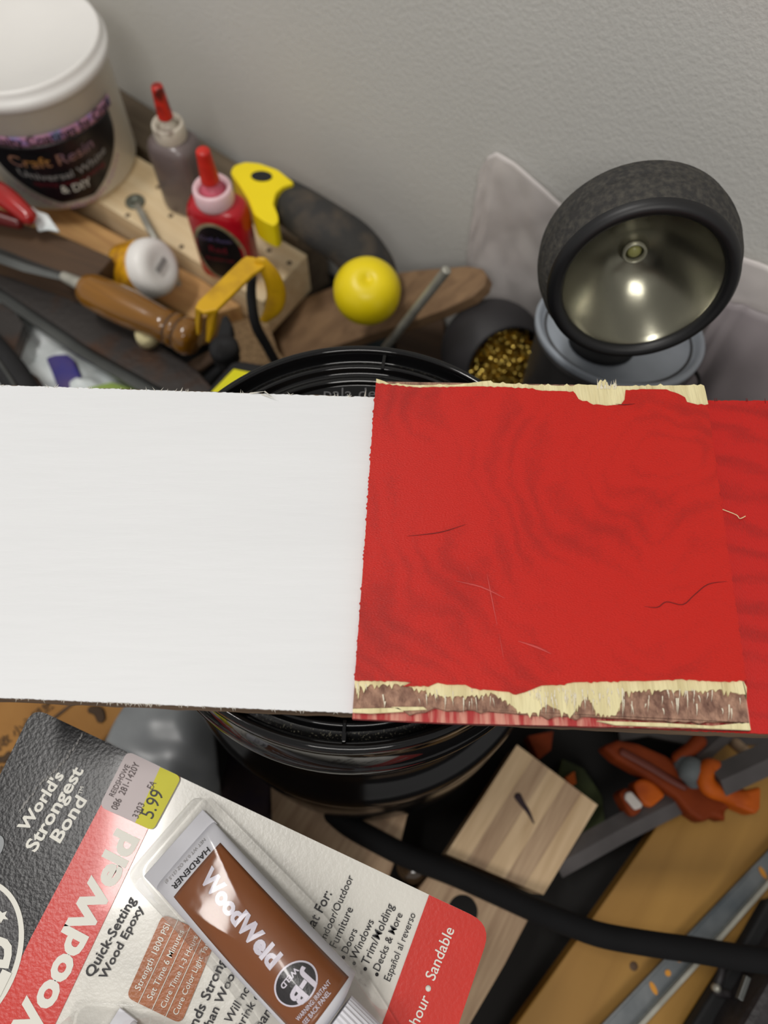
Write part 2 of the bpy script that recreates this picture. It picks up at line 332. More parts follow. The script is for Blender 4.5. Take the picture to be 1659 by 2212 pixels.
def lidtext(s, p0, p1):
    text_px(s, p0, p1, .2068, M('embossed_black', (92, 92, 94), .4), tub, 0, asp=1.0, name='embossed_lettering')
lidtext('pala de', (699, 861), (812, 861))
lidtext('ctn', (610, 880), (668, 874))

def ragged(poly, amp, step, seed, spike=0):
    r = random.Random(seed); out = []
    for i in range(len(poly)):
        a, b = V(poly[i]), V(poly[(i+1) % len(poly)]); n = max(1, int((b-a).length/step)); d = (b-a).normalized(); q = V((d.y, -d.x))
        for k in range(n):
            p = a+(b-a)*(k/n); j = r.uniform(-amp, amp)
            if spike and r.random() < .12: j += spike*r.random()
            out.append(p+q*j if k else p+q*j*.3)
    return out
ZB = .22
def board(name, quad, mat, sidemat, label, seed):
    t = thing(name, P(*quad[0], ZB-.009), label, 'board')
    top = ragged([V((x, y)) for x, y in quad], .9, 5, seed)
    slab('painted_face', [tuple(p) for p in top], ZB, .0008, mat, t)
    core = ragged([V((x, y)) for x, y in quad], 1.2, 26, seed+1)
    slab('plywood_core', [tuple(p) for p in core], ZB-.0008, .0082, sidemat, t, label='raw brown plywood edge')
    return t
wb = board('white_board', [(-160, 827), (807, 858), (1000, 864), (980, 1548), (762, 1540), (-160, 1500)], m_white_ply, m_ply_side, 'long plywood board painted white resting on the black tub', 3)
wb['category'] = 'board'
m_redboard = red_ply('red_stain_right', (194, 18, 8), (80, 5, 4), (.155, .03), 13, (3200, 600), 12, .28, (1, 2.4, 1))
rb = board('red_board', [(1006, 864), (1900, 866), (1960, 1598), (1622, 1584), (986, 1556)], m_redboard, m_ply_side, 'red stained plywood board running out past the right side of the red square', 5)
# small splinters on the edges of the white board
vs = []; fs = []
def hair(p, q, w=.00016):
    d = (q-p); s = V((-d.y, d.x, 0)).normalized()*w; b = len(vs); vs.extend([p-s, p+s, q, p+V((0, 0, w*2))]); fs.extend([[b, b+1, b+2], [b, b+3, b+2], [b+1, b+3, b+2], [b, b+1, b+3]])
for k in range(70):
    x = R_.uniform(0, 760) if k % 2 else R_.gauss(290, 60); y = 1508+x*32/762; L = R_.uniform(2, 9)
    hair(P(x, y-1, ZB), P(x+R_.uniform(-4, 4), y+L, ZB-.001))
for k in range(30):
    x = R_.uniform(0, 800); y = 833+x*25/807; hair(P(x, y+1, ZB), P(x+R_.uniform(-9, 9), y-R_.uniform(2, 9), ZB+.001))
for (a, b) in (((565, 852), (600, 862)), ((540, 850), (575, 845)), ((572, 846), (590, 858)), ((788, 856), (791, 840)), ((391, 846), (395, 836))): hair(P(*a, ZB), P(*b, ZB+.002), .0003)
mesh('splinters', vs, fs, M('pale_bristles', (226, 222, 210), .7), wb, kind='stuff')

# red square on top, layer on layer
sq = thing('red_square', P(1190, 1200, ZB), 'red painted plywood square with splintered veneer edges lying across both boards', 'plywood')
m_redsq = red_ply('red_stain_square', (196, 24, 8), (92, 8, 4), (.045, .035), 34, (800, 3000), 16, .18)
def jag(points, n, amp, seed, dirn=(0, 1), pw=2.2):
    """polyline with downward splinters"""
    r = random.Random(seed); out = []
    P2 = [V(p) for p in points]
    tot = sum((P2[i+1]-P2[i]).length for i in range(len(P2)-1)); acc = 0
    for i in range(len(P2)-1):
        L = (P2[i+1]-P2[i]).length; m = max(1, int(n*L/tot))
        for k in range(m):
            p = P2[i]+(P2[i+1]-P2[i])*(k/m); j = (r.random()**pw)*amp*(1 if k % 2 else .15)
            out.append(p+V(dirn)*j)
    out.append(P2[-1]); return out
# bottom ply (pink-stained under veneer)
slab('bottom_ply', [(815, 826), (1521, 838), (1622, 1577), (1200, 1567), (980, 1562), (761, 1552)], ZB+.0014, .0014, m_pinkedge, sq, label='pink stained bottom ply')
slab('red_underside_edge', [(817, 828), (1520, 840), (1619, 1580), (1200, 1570), (980, 1565), (762, 1555)], ZB+.0005, .0005, m_red_side, sq)
core = [V((814, 824)), V((1521, 836)), V((1618, 1562))] + jag([(1618, 1560), (1420, 1556), (1290, 1548), (1170, 1545), (1010, 1532), (965, 1535), (940, 1528), (900, 1538), (870, 1533), (762, 1530)], 60, 9, 12)
slab('brown_core', [tuple(p) for p in core], ZB+.0034, .0020, m_core, sq, label='brown torn plywood core')
# lower cream strips on the break
slab('cream_sliver', [(762, 1531), (860, 1529), (872, 1537), (800, 1541), (762, 1539)], ZB+.0038, .0010, m_cream, sq, label='cream wood sliver')
slab('cream_sliver', [(845, 1527), (915, 1527), (922, 1533), (870, 1535)], ZB+.0038, .0006, m_cream, sq, label='cream wood sliver')
slab('cream_sliver', [(1290, 1557), (1440, 1562), (1540, 1568), (1618, 1560), (1622, 1577), (1480, 1571), (1330, 1566)], ZB+.0034, .0012, m_cream, sq, label='cream wood sliver')
# cream veneer showing past the red face: bottom fringe then top fringe
bot = [(1613, 1500), (1560, 1488), (1500, 1490), (1460, 1490), (1400, 1488), (1350, 1493), (1330, 1545), (1290, 1540), (1270, 1500), (1250, 1520), (1235, 1545), (1180, 1520), (1160, 1538), (1130, 1540), (1115, 1530), (1090, 1510), (1060, 1495), (1030, 1500), (1000, 1502), (955, 1503), (920, 1490), (890, 1484), (860, 1476), (800, 1478), (790, 1485), (777, 1480), (775, 1502), (766, 1475)]
top = [(813, 818), (822, 821), (840, 829), (900, 832), (985, 831), (1010, 828), (1060, 822), (1066, 827), (1100, 829), (1150, 832), (1238, 834), (1243, 831), (1290, 832), (1297, 820), (1302, 824), (1307, 819), (1316, 834), (1340, 834), (1380, 834), (1440, 833), (1492, 832), (1521, 833)]
cv = jag(top, 110, -5, 21, pw=3) + [V((1524, 845)), V((1530, 873)), V((1522, 884)), V((1603, 1466))] + jag([(1613, 1482)] + bot, 230, 15, 22, pw=1.6)
slab('cream_veneer', [tuple(p) for p in cv], ZB+.0041, .0007, m_cream, sq, label='cream inner veneer torn along both edges')
# long pale shreds hanging over the core
vs = []; fs = []
def shred(x, y0, y1, w):
    a = P(x, y0, ZB+.0043); b = P(x+R_.uniform(-3, 5), y1, ZB+.0038); mid = (a+b)/2+V((0, 0, .0004)); s = V((w, 0, 0)); k = len(vs)
    vs.extend([a-s, a+s, mid-s*.8, mid+s*.8, b, mid+V((0, 0, .0003))]); fs.extend([[k, k+1, k+3, k+2], [k+2, k+3, k+4], [k+2, k+5, k+4], [k+3, k+5, k+4]])
for x, y0, y1 in [(772, 1476, 1504), (790, 1478, 1492), (832, 1515, 1530), (827, 1500, 1528), (1166, 1500, 1543), (1180, 1505, 1545), (1192, 1505, 1540), (1240, 1500, 1550), (1344, 1486, 1552), (1364, 1522, 1545), (1442, 1490, 1510), (1465, 1508, 1546), (1461, 1508, 1540), (1484, 1492, 1535), (1505, 1520, 1548), (1575, 1522, 1558), (1580, 1530, 1556), (1432, 1530, 1545), (1395, 1520, 1530), (1560, 1530, 1544)]:
    shred(x, y0, y1, .00022)
for k in range(90): x = R_.choice([R_.uniform(1150, 1335), R_.uniform(1150, 1335), R_.uniform(880, 1150), R_.uniform(1340, 1600)]); y = R_.uniform(1486, 1515); shred(x, y, y+R_.uniform(8, 34), R_.uniform(.0001, .00022))
for k in range(16): x = R_.uniform(1290, 1330); shred(x, 840, 840-R_.uniform(6, 24), .0002)
mesh('splinters', vs, fs, M('whitish_splinters', (236, 228, 206), .7, var=.1), sq, kind='stuff')
# red face
r = random.Random(4)
redtop = [(812, 826), (900, 836), (1060, 834), (1150, 838), (1165, 843), (1238, 845), (1243, 850), (1250, 862), (1268, 866), (1275, 871), (1310, 876), (1342, 873), (1350, 862), (1352, 842), (1390, 840), (1440, 841), (1465, 850), (1480, 858), (1484, 868), (1500, 872), (1530, 873)]
redbot = [(1613, 1467), (1560, 1472), (1475, 1466), (1400, 1470), (1340, 1470), (1240, 1473), (1210, 1478), (1170, 1480), (1140, 1492), (1115, 1500), (1100, 1494), (1060, 1490), (1020, 1486), (1005, 1478), (965, 1478), (945, 1474), (930, 1480), (870, 1482), (890, 1473), (850, 1470), (766, 1469)]
rf = ragged([V(p) for p in redtop], .7, 6, 31)[:-40] if False else [V(p) for p in redtop]
side_r = jag([(1530, 873), (1572, 1180), (1613, 1467)], 90, 3, 33, dirn=(-1, 0), pw=1)
side_l = jag([(766, 1469), (790, 1150), (803, 950), (812, 826)], 160, 3.5, 34, dirn=(-1, 0), pw=2)
face = jag(redtop, 110, 2.5, 35, dirn=(0, 1), pw=1)[:-1] + side_r[:-1] + jag(redbot, 130, 4, 36, dirn=(.6, .8), pw=1.5)[:-1] + side_l[:-1]
slab('red_face', [tuple(p) for p in face], ZB+.0048, .0007, m_redsq, sq, label='red painted face veneer')
# pale scuffs and fine cracks on the red face
def scuff(pts, w, m, z=ZB+.00495): tube('scratch', [P(x, y, z) for x, y in pts], [w*.3]+[w]*(len(pts)-2)+[w*.3], m, sq, n=6, sub=4, flat=.2)
m_scuff = M('pale_scuff', (206, 70, 66), .5); m_crack = M('dark_crack', (110, 10, 10), .7)
scuff([(1052, 1240), (1062, 1290), (1074, 1350)], .00022, m_scuff); scuff([(1078, 1370), (1084, 1400), (1088, 1425)], .00012, m_scuff)
scuff([(1010, 1225), (1020, 1250)], .0002, m_scuff); scuff([(985, 1255), (1040, 1268), (1090, 1292)], .0003, m_scuff); scuff([(1120, 1385), (1160, 1398), (1190, 1412)], .0004, m_scuff)
scuff([(1392, 1310), (1420, 1312), (1440, 1300), (1475, 1306), (1500, 1285), (1530, 1262), (1570, 1256)], .00014, m_crack)
scuff([(880, 1158), (950, 1150), (1005, 1133)], .00016, m_crack); scuff([(1330, 873), (1350, 874), (1372, 872)], .0002, m_crack)
tube('loose_fibre', [P(1560, 1100, ZB+.001), P(1590, 1112, ZB+.0016), P(1598, 1120, ZB+.001), P(1610, 1115, ZB+.0015)], .00016, m_cream, rb, n=6, label='pale loose wood fibre')
for k in range(6):
    x = R_.uniform(1540, 1655); tube('edge_nick', [P(x, 861, ZB+.0001), P(x+1, 861+R_.uniform(5, 12), ZB+.0001)], .00012, m_crack, rb, n=5, sub=1)

# ---------------- blister card ----------------
ZC = .15
card = thing('blister_card', P(420, 1900, ZC-.0012), 'black, red and white blister card of wood epoxy beneath the white board', 'packaging')
def rounded(poly, rad, n=6):
    out = []
    m = len(poly)
    for i in range(m):
        p0, p, p1 = V(poly[i-1]), V(poly[i]), V(poly[(i+1) % m]); rr = rad[i] if isinstance(rad, list) else rad
        if rr <= 0: out.append(p); continue
        a = p+(p0-p).normalized()*rr; b = p+(p1-p).normalized()*rr
        for k in range(n+1): t = k/n; out.append(a*(1-t)**2+p*2*t*(1-t)+b*t*t)
    return out
def cslab(name, px, dz, mat, rad=0, th=.0004, **k):
    pts = rounded(px, rad) if rad else [V(p) for p in px]
    return slab(name, [tuple(p) for p in pts], ZC+dz, th, mat, card, **k)
# card outline; corners A top right, B bottom right, then the hidden lower side
cslab('backing_board', [(72, 1528), (1063, 1997), (905, 2470), (-260, 2260)], -.0004, m_card_white, [34, 52, 0, 0], th=.0008)
cslab('black_panel', [(72, 1528), (283, 1628), (213, 1748), (67, 2025), (7, 2151), (-70, 2300), (-290, 2260)], .0, m_card_black, [34, 0, 0, 0, 0, 0, 0], label='black printed panel')
cslab('red_band', [(283, 1628), (389, 1678), (325, 1779), (119, 2212), (60, 2340), (-70, 2300), (7, 2151), (67, 2025), (213, 1748)], .0, m_card_red, label='red printed band')
cslab('red_footer', [(927, 1933), (1063, 1997), (905, 2470), (720, 2440), (826, 2212)], .0, m_card_red, [0, 52, 0, 0, 0], label='red printed footer')
T = lambda s, a, b, m=m_ink, bold=0, asp=1.2, **k: text_px(s, a, b, ZC+.00012, m, card, bold, asp*.84, **k)
T("World's", (56, 1799), (139, 1675), m_white, .03, 1.08); T("Strongest", (76, 1842), (181, 1664), m_white, .025, 1.02); T("Bond", (129, 1822), (188, 1729), m_white, .025, 1.0); T("TM", (176, 1716), (181, 1700), m_white)
T("WoodWeld", (42, 2304), (300, 1812), m_white, .045, 1.02)
T("Quick-Setting", (198, 2113), (293, 1944), m_ink, .015, 1.15); T("Wood Epoxy", (227, 2118), (310, 1962), m_ink, .015, 1.1)
cslab('brown_box', [(352, 1974), (468, 2026), (391, 2212), (272, 2154)], .0001, m_card_brown, 18, label='brown printed data box', th=.0002)
for s, a, b in (("Strength 1800 PSI", (302, 2141), (368, 1999)), ("Set Time 6 Minutes", (328, 2161), (398, 2012)), ("Cure Time 1-3 Hours", (356, 2179), (428, 2024)), ("Cure Color Light Tan", (383, 2194), (453, 2038))): text_px(s, a, b, ZC+.00035, m_white, card, .005, 1.05)
for a, b in (((384, 1988), (299, 2167)), ((412, 2000), (328, 2182)), ((441, 2013), (358, 2196))):
    tube('rule_line', [P(*a, ZC+.0003), P(*b, ZC+.0003)], .00018, m_white, card, n=6, sub=1, flat=.3)
T("Bonds Stronger", (408, 2258), (502, 2046), m_ink, .012, 1.15); T("than Wood", (450, 2232), (514, 2094), m_ink, .012, 1.15)
T("Will not", (498, 2213), (546, 2127), m_ink, .005, 1.25); T("shrink or", (516, 2236), (569, 2138), m_ink, .005, 1.2); T("foam", (556, 2236), (593, 2180), m_ink, .005, 1.2)
T("Great For:", (658, 2048), (717, 1931), m_ink, .008, 1.3)
for s, a, b, c in (("Indoor/Outdoor", (703, 2034), (764, 1895), (694, 2043)), ("Furniture", (726, 2049), (763, 1964), (719, 2056)), ("Doors", (750, 2061), (772, 2010), (742, 2068)), ("Windows", (769, 2075), (808, 1991), (765, 2081)), ("Trim/Molding", (795, 2087), (851, 1957), (789, 2093)), ("Decks & More", (819, 2099), (870, 1976), (814, 2105))):
    T(s, a, b, m_ink, .003, 1.3); q = P(*c, ZC+.0002); lathe('bullet', [(0, .0001), (.0006, .0001), (.0006, -.0002)], q, (0, 0, 1), m_ink, card, n=12)
T("Español al reverso", (842, 2121), (898, 1976), m_ink, 0, 1.35)
T("hour", (903, 2218), (929, 2157), m_white, .008, 1.25); T("Sandable", (938, 2120), (982, 2009), m_white, .008, 1.25)
lathe('bullet', [(0, .0002), (.001, .0002), (.001, -.0002)], P(925, 2135, ZC), (0, 0, 1), m_white, card, n=14)
# price sticker
cslab('price_sticker', [(275, 1622), (392, 1678), (330, 1795), (214, 1742)], .0006, m_sticker, 16, label='mauve grey price sticker with a yellow end')
pts = [(346, 1657), (392, 1678), (330, 1795), (292, 1777)]
cslab('yellow_strip', pts, .00075, m_sticker_y, [0, 14, 14, 0], label='yellow strip of the sticker', th=.0001)
TS = lambda s, a, b, m=m_stickerink, asp=1.5: text_px(s, a, b, ZC+.0009, m, card, 0, asp)
TS("REIDSHOWE", (245, 1722), (281, 1655), asp=1.4); TS("086  281-1420Y", (252, 1751), (302, 1651), asp=1.4); TS("EA", (329, 1707), (338, 1692)); TS("3303", (298, 1769), (313, 1738), asp=1.3); TS("5.99", (329, 1770), (355, 1714), m_ink, 1.3)
# round logo at the left edge of the picture
lc = P(-90, 2085, ZC); u = .0001
def ring_poly(cx, cy, rx, ry, rot, n=72):
    return [(cx+rx*math.cos(a)*math.cos(rot)-ry*math.sin(a)*math.sin(rot), cy+rx*math.cos(a)*math.sin(rot)+ry*math.sin(a)*math.cos(rot)) for a in [2*math.pi*i/n for i in range(n)]]
cslab('logo_rim', ring_poly(-92, 2075, 190, 128, math.radians(-62)), .0003, m_white, label='white rim of the round logo', th=.0004)
cslab('logo_disc', ring_poly(-92, 2075, 178, 116, math.radians(-62)), .0004, m_card_logo, label='black round logo disc', th=.0004)
st = [(4+ (16 if i % 2 == 0 else 7)*math.cos(math.radians(90+10+i*36)), 1979+(16 if i % 2 == 0 else 7)*math.sin(math.radians(90+10+i*36))) for i in range(10)]
slab('logo_star', st, ZC+.0006, .0001, m_white, card)
text_px('D', (14, 2092), (30, 2026), ZC+.0006, m_white, card, .05, 1.1); text_px('L', (-6, 2152), (20, 2100), ZC+.0006, m_white, card, .05, 1.3); text_px('E', (-40, 2215), (-6, 2160), ZC+.0006, m_white, card, .05, 1.3)
text_px('J-B', (-150, 2180), (-70, 2010), ZC+.0006, m_white, card, .05, 1.1)
# perforation of the hang tab and the hang hole rim
vs = []; fs = []; r = random.Random(9)
for i in range(46):
    t = i/45; x = 177-t*135+r.uniform(-3, 3); y = 1586+t*172+8*math.sin(t*6)+r.uniform(-2, 2)
    if .62 < t < .78 and i % 3: continue
    p = P(x, y, ZC+.0003); k = len(vs); w = r.uniform(.0002, .0005)
    for dx, dy in ((-1, -1.6), (1, -1), (1.2, 1.6), (-.8, 1)): vs.append(p+V((dx*w, dy*w, 0)))
    vs.append(p+V((0, 0, .0002))); fs.extend([[k, k+1, k+4], [k+1, k+2, k+4], [k+2, k+3, k+4], [k+3, k, k+4]])
mesh('perforation', vs, fs, M('torn_paper_specks', (150, 148, 146), .8), card, kind='stuff')
cslab('hang_hole', ring_poly(-12, 1832, 30, 17, math.radians(-62)), .0004, m_greyfilm, label='hang hole showing grey beneath', th=.0004)
# hidden carton that carries the card
slab('carton', [(300, 1760), (780, 1965), (690, 2230), (150, 2230)], ZC-.0012, ZC-.0014, m_carton, label='plain carton hidden beneath the blister card', cat='box')

def epoxy_tube(S0, S1, a0, a1, brown, full):
    A = P(*S0, ZC+.004); B = P(*S1, ZC+.012); A.z = B.z = ZC; L = (B-A).length; X = (B-A)/L; Yv = V((-X.y, X.x, 0))
    def ab(s): e = min(max(s, 0), 1); return a0+(a1-a0)*e, .0009+(a1*.92-.0009)*(math.sin(e*math.pi/2)**.75)
    def top(p, off=.0002):
        s = (p-A).dot(X)/L; y = (p-A).dot(Yv); a, b = ab(s); return V((p.x, p.y, ZC+.0006+b+b*math.sqrt(max(0, 1-(y/a)**2))+off))
    secs = []
    for i in range(25):
        s = i/24; a, b = ab(s); secs.append([A+X*L*s+Yv*a*math.cos(t)+V((0, 0, ZC*0+.0006+b+b*math.sin(t))) for t in [2*math.pi*j/40 for j in range(40)]])
    for e in (.6, .35):                                   # shoulder
        a, b = ab(1); secs.append([A+X*(L+.004*(1-e))+Yv*a*e*math.cos(t)+V((0, 0, .0006+b+b*e*math.sin(t))) for t in [2*math.pi*j/40 for j in range(40)]])
    tb = rings('adhesive_tube', secs, m_tube_white, card, label='white squeeze tube with a brown label' if full else 'white squeeze tube at the lower edge')
    a, b = ab(1); c0 = A+X*(L+.0035)+V((0, 0, .0006+b))
    prof = [(.0001, 0), (.0072, 0), (.0074, .016), (.0001, .016)]; x, y, ax = frame(X); secs = []
    for rr, h in prof: secs.append([c0+ax*h+(x*math.cos(2*math.pi*j/60)+y*math.sin(2*math.pi*j/60))*rr*(1.05 if j % 2 else 1) for j in range(60)])
    rings('tube_cap', secs, m_tube_white, tb, smooth=False, label='ribbed white cap')
    # crimped end
    prism('crimp', [A-X*.006+Yv*a0*1.02+V((0, 0, .002)), A+X*.002+Yv*a0*1.02+V((0, 0, .002)), A+X*.002-Yv*a0*1.02+V((0, 0, .002)), A-X*.006-Yv*a0*1.02+V((0, 0, .002))], (0, 0, -.0012), m_tube_white, tb, bevel=.0003)
    return top, tb, A, X, Yv, L, ab
top, tb, A, X, Yv, L, ab = epoxy_tube((396, 1843), (712, 2176), .0150, .0136, True, True)
def bro(uu, vv):
    s = .115+uu*(.985-.115); a, b = ab(s); lim = .86-.06*(1-uu); return top(A+X*L*s+Yv*a*(-lim+2*lim*vv), .0002)
grid('brown_label', bro, 40, 24, m_tube_brown, tb, solid=.0001, label='brown printed label')
pj = lambda q: top(q, .0005)
def TT(s, a, b, z, m, bold=0, asp=1.2): text_px(s, a, b, z, m, tb, bold, asp, proj=pj)
TT("HARDENER", (449, 1829), (370, 1914), ZC+.006, m_ink, .01, .9); TT("NET WT 0.76 OZ (21.5 g)", (440, 1810), (355, 1905), ZC+.005, m_greyink, 0, 1.0)
m_tubewhite = M('pale_lilac_print', (222, 216, 228), .3)
TT("WoodWeld", (419, 1898), (588, 2092), ZC+.02, m_tubewhite, .05, 1.0)
TT("WARNING: IRRITANT", (645, 2206), (716, 2122), ZC+.023, m_tubewhite, .01, 1.3); TT("SEE BACK PANEL", (660, 2214), (716, 2143), ZC+.023, m_tubewhite, .01, 1.3)
def lp(cx, cy, rx, ry, rot, off, mat, nm, z=ZC+.023):
    pts = [P(x, y, z) for x, y in ring_poly(cx, cy, rx, ry, rot, 40)]; c = P(cx, cy, z); vv = [top(c, off)]
    for k in (.35, .7, 1): vv += [top(c+(p-c)*k, off) for p in pts]
    ff = [[0, 1+i, 1+(i+1) % 40] for i in range(40)] + [[1+r*40+i, 41+r*40+i, 41+r*40+(i+1) % 40, 1+r*40+(i+1) % 40] for r in (0, 1) for i in range(40)]
    mesh(nm, vv, ff, mat, tb, smooth=True)
lp(640, 2124, 54, 43, math.radians(-52), .0004, m_tubewhite, 'logo_rim'); lp(640, 2124, 50, 39, math.radians(-52), .0005, m_card_logo, 'logo_disc')
text_px("J-B", (665, 2092), (625, 2152), ZC+.023, m_tubewhite, tb, .05, .95, proj=lambda q: top(q, .0007)); text_px("WELD", (640, 2086), (606, 2128), ZC+.023, m_tubewhite, tb, .03, .9, proj=lambda q: top(q, .0007))
epoxy_tube((222, 2300), (560, 2600), .0150, .0136, False, False)

def blister(px, base_rad, inset, h, nm='blister'):
    pts = [P(p.x, p.y, ZC+.0006) for p in rounded(px, base_rad, 8)]; c = sum(pts, V())/len(pts); secs = []
    Lm = max((p-c).length for p in pts)
    for k, hh in ((-.0022, .0000), (0, .0003), (.0002, .002), (inset*.25, h*.45), (inset*.6, h*.85), (inset, h*.985), (inset*1.6, h)):
        secs.append([p+((c-p).normalized()*k)+V((0, 0, hh)) for p in pts])
    n = len(pts); fl = secs[-1]
    for f in (.8, .5, .25, .05): secs.append([c+(p-c)*f+V((0, 0, p.z*0)) if False else V((c.x+(p.x-c.x)*f, c.y+(p.y-c.y)*f, p.z+.0045*(1-f*f))) for p in fl])
    rings(nm, secs, m_pet, card, cap=False, label='clear moulded blister over a tube')
blister([(446, 1716), (300, 1884), (520, 2140), (640, 2330), (905, 2290), (800, 2120), (700, 1975)], [22, 26, 60, 30, 30, 60, 60], .0035, .0262)
blister([(166, 2172), (380, 2196), (640, 2480), (420, 2640), (140, 2300)], [24, 60, 40, 40, 60], .0035, .024)

# ---------------- bench jaws and lower right ----------------
j1 = slab('bench_jaw', [(584, 1674), (600, 1480), (930, 1480), (940, 1640), (880, 1760), (862, 1836), (840, 1895), (800, 1990), (590, 1900)], 0, .04, m_beech, bevel=.001, label='pale wooden bench jaw under the black tub', cat='lumber')
j2 = thing('bench_jaw', P(1050, 1990, -.04), 'pale wooden bench jaw with a round hole beside the red card corner', 'lumber')
bl = [(930, 1885), (1151, 1968), (1090, 2085), (1005, 2230), (820, 2310), (850, 1990)]
slab('jaw_body', bl, 0, .04, m_beech, j2, bevel=.001)
lathe('dog_hole', [(.0001, .0004), (.0075, .0004), (.008, .0001), (.0084, -.0005)], P(1000, 1968, 0), (0, 0, 1), m_dark, j2, n=32, label='dark round hole')
blk = thing('wood_block', P(1130, 1770, -.04), 'pale laminated wood block with a dark curved mark on top', 'lumber')
A4 = [(1117, 1609), (1291, 1739), (1174, 1933), (964, 1844)]
for i in range(5):
    f = lambda a, b, t: (a[0]+(b[0]-a[0])*t, a[1]+(b[1]-a[1])*t); t0, t1 = i/5, (i+1)/5
    slab('laminated_strip', [f(A4[0], A4[1], t0), f(A4[0], A4[1], t1), f(A4[3], A4[2], t1), f(A4[3], A4[2], t0)], 0, .04, (m_beech2, m_beech)[i % 2], blk)
tube('ink_mark', [P(1119, 1721, .0004), P(1129, 1737, .0004), P(1140, 1752, .0004), P(1153, 1778, .0004)], [.0022, .0016, .0012, .0004], M('dark_ink', (44, 26, 34), .8), blk, n=8, flat=.15, label='dark curved ink mark')
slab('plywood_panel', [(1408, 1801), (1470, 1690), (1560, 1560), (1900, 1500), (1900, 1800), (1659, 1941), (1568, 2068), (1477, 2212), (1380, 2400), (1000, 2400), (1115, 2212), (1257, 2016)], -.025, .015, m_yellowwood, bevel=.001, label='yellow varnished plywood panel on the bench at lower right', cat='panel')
lathe('knot', [(.0001, .0002), (.0022, .0002), (.0026, -.0002)], P(1369, 2087, -.025), (0, 0, 1), m_darkwood, None, n=20, label='small dark knot spot on the yellow plywood panel', cat='mark')
# slotted rail
rail = thing('slotted_rail', P(1480, 2080, -.025), 'grey slotted steel rail lying over the yellow plywood', 'rail')
rp = [(1654, 1850), (1700, 1795), (1715, 1860), (1659, 1911), (1554, 2030), (1388, 2212), (1330, 2290), (1250, 2270), (1305, 2210), (1493, 2016)]
slab('web', [(1712, 1784), (1702, 1862), (1554, 2030), (1388, 2212), (1306, 2312), (1230, 2296), (1305, 2210), (1493, 2016), (1654, 1850)], -.021, .001, m_alu, rail)
def strip(nm, a, b, z, w, h, mat, par): 
    p, q = P(*a, z), P(*b, z); d = (q-p).normalized(); s = V((-d.y, d.x, 0))*w/2; return prism(nm, [p-s, p+s, q+s, q-s], (0, 0, -h), mat, par, bevel=.0003)
strip('lip', (1702, 1862), (1554, 2030), -.0165, .0024, .006, m_zinc, rail); strip('lip', (1556, 2028), (1308, 2300), -.0165, .0024, .006, m_zinc, rail)
strip('lip', (1708, 1792), (1493, 2016), -.0175, .0014, .004, m_alu, rail); strip('lip', (1493, 2016), (1238, 2284), -.0175, .0014, .004, m_alu, rail)
m_slot = M('slot_showing_wood', (206, 140, 40), .6)
for (x, y, a) in ((1648, 1885, 0), (1472, 2069, 90), (1443, 2102, 1), (1412, 2135, 0)):
    c = P(x, y, -.0205); w, h = (.0014, .0034) if a == 0 else ((.0015, .0028) if a == 90 else (.0016, .0016)); ang = math.radians(25 if a != 90 else -50)
    pts = [c+V((math.cos(t)*w*math.cos(ang)-math.sin(t)*h*math.sin(ang), math.cos(t)*w*math.sin(ang)+math.sin(t)*h*math.cos(ang), 0)) for t in [2*math.pi*i/16 for i in range(16)]]
    prism('slot', pts, (0, 0, -.0004), m_slot, rail, label='slot showing yellow wood')
# charcoal tool case, bottom right
case = thing('tool_case', P(1620, 2150, -.04), 'charcoal plastic tool case in the bottom right corner', 'case')
slab('case_body', [(1750, 1960), (1860, 1960), (1860, 2400), (1520, 2400), (1600, 2220)], .02, .06, m_case, case, bevel=.004)
slab('case_rim', [(1659, 1945), (1700, 1935), (1560, 2250), (1500, 2400), (1420, 2400), (1490, 2222), (1590, 2065)], -.012, .012, m_black_matte, case, bevel=.002)
tube('latch', [P(1562, 2078, -.005), P(1556, 2110, -.004), P(1548, 2140, -.005), P(1572, 2148, -.006)], .0022, m_case, case, n=10, label='shiny dark latch')
lathe('rivet', [(.002, -.004), (.002, 0), (.0001, .001)], P(1550, 2135, -.0), (0, 0, 1), m_zinc, case, n=12)
strip('moulded_ridge', (1618, 2110), (1600, 2160), .022, .0025, .004, m_steel_edge, case)
# cord
cp = [(640, 1700, .045), (720, 1768, .03), (800, 1812, .012), (880, 1850, .006), (980, 1888, .0055), (1080, 1932, .0055), (1190, 1978, .012), (1300, 2018, .02), (1400, 2034, .022), (1500, 2050, .024), (1600, 2070, .03), (1720, 2082, .032), (1900, 2080, .034)]
cp = [(722, 1757, .0062), (755, 1784, .0062), (810, 1815, .0062), (880, 1850, .0062), (980, 1888, .0062), (1080, 1932, .0062), (1160, 1968, .008), (1230, 1996, .012), (1300, 2020, .016), (1400, 2038, .020), (1500, 2052, .024), (1600, 2068, .027), (1720, 2080, .030), (1900, 2080, .030)]
tube('power_cord', [P(*q) for q in cp], [.0061]*len(cp), m_cord, n=20, sub=8, label='thick black power cord crossing the wood from the tub to the right', cat='cord')
lathe('glass_knob', [(.0001, .030), (.006, .029), (.0088, .024), (.0095, .012), (.008, 0), (.0001, 0)], P(890, 1872, -.03), (0, 0, 1), M('dark_brown_glass', (62, 48, 34), .1, coat=.8), None, n=24, label='small glossy dark brown knob between the two bench jaws', cat='knob')
bpy.data.objects[-1] if False else None
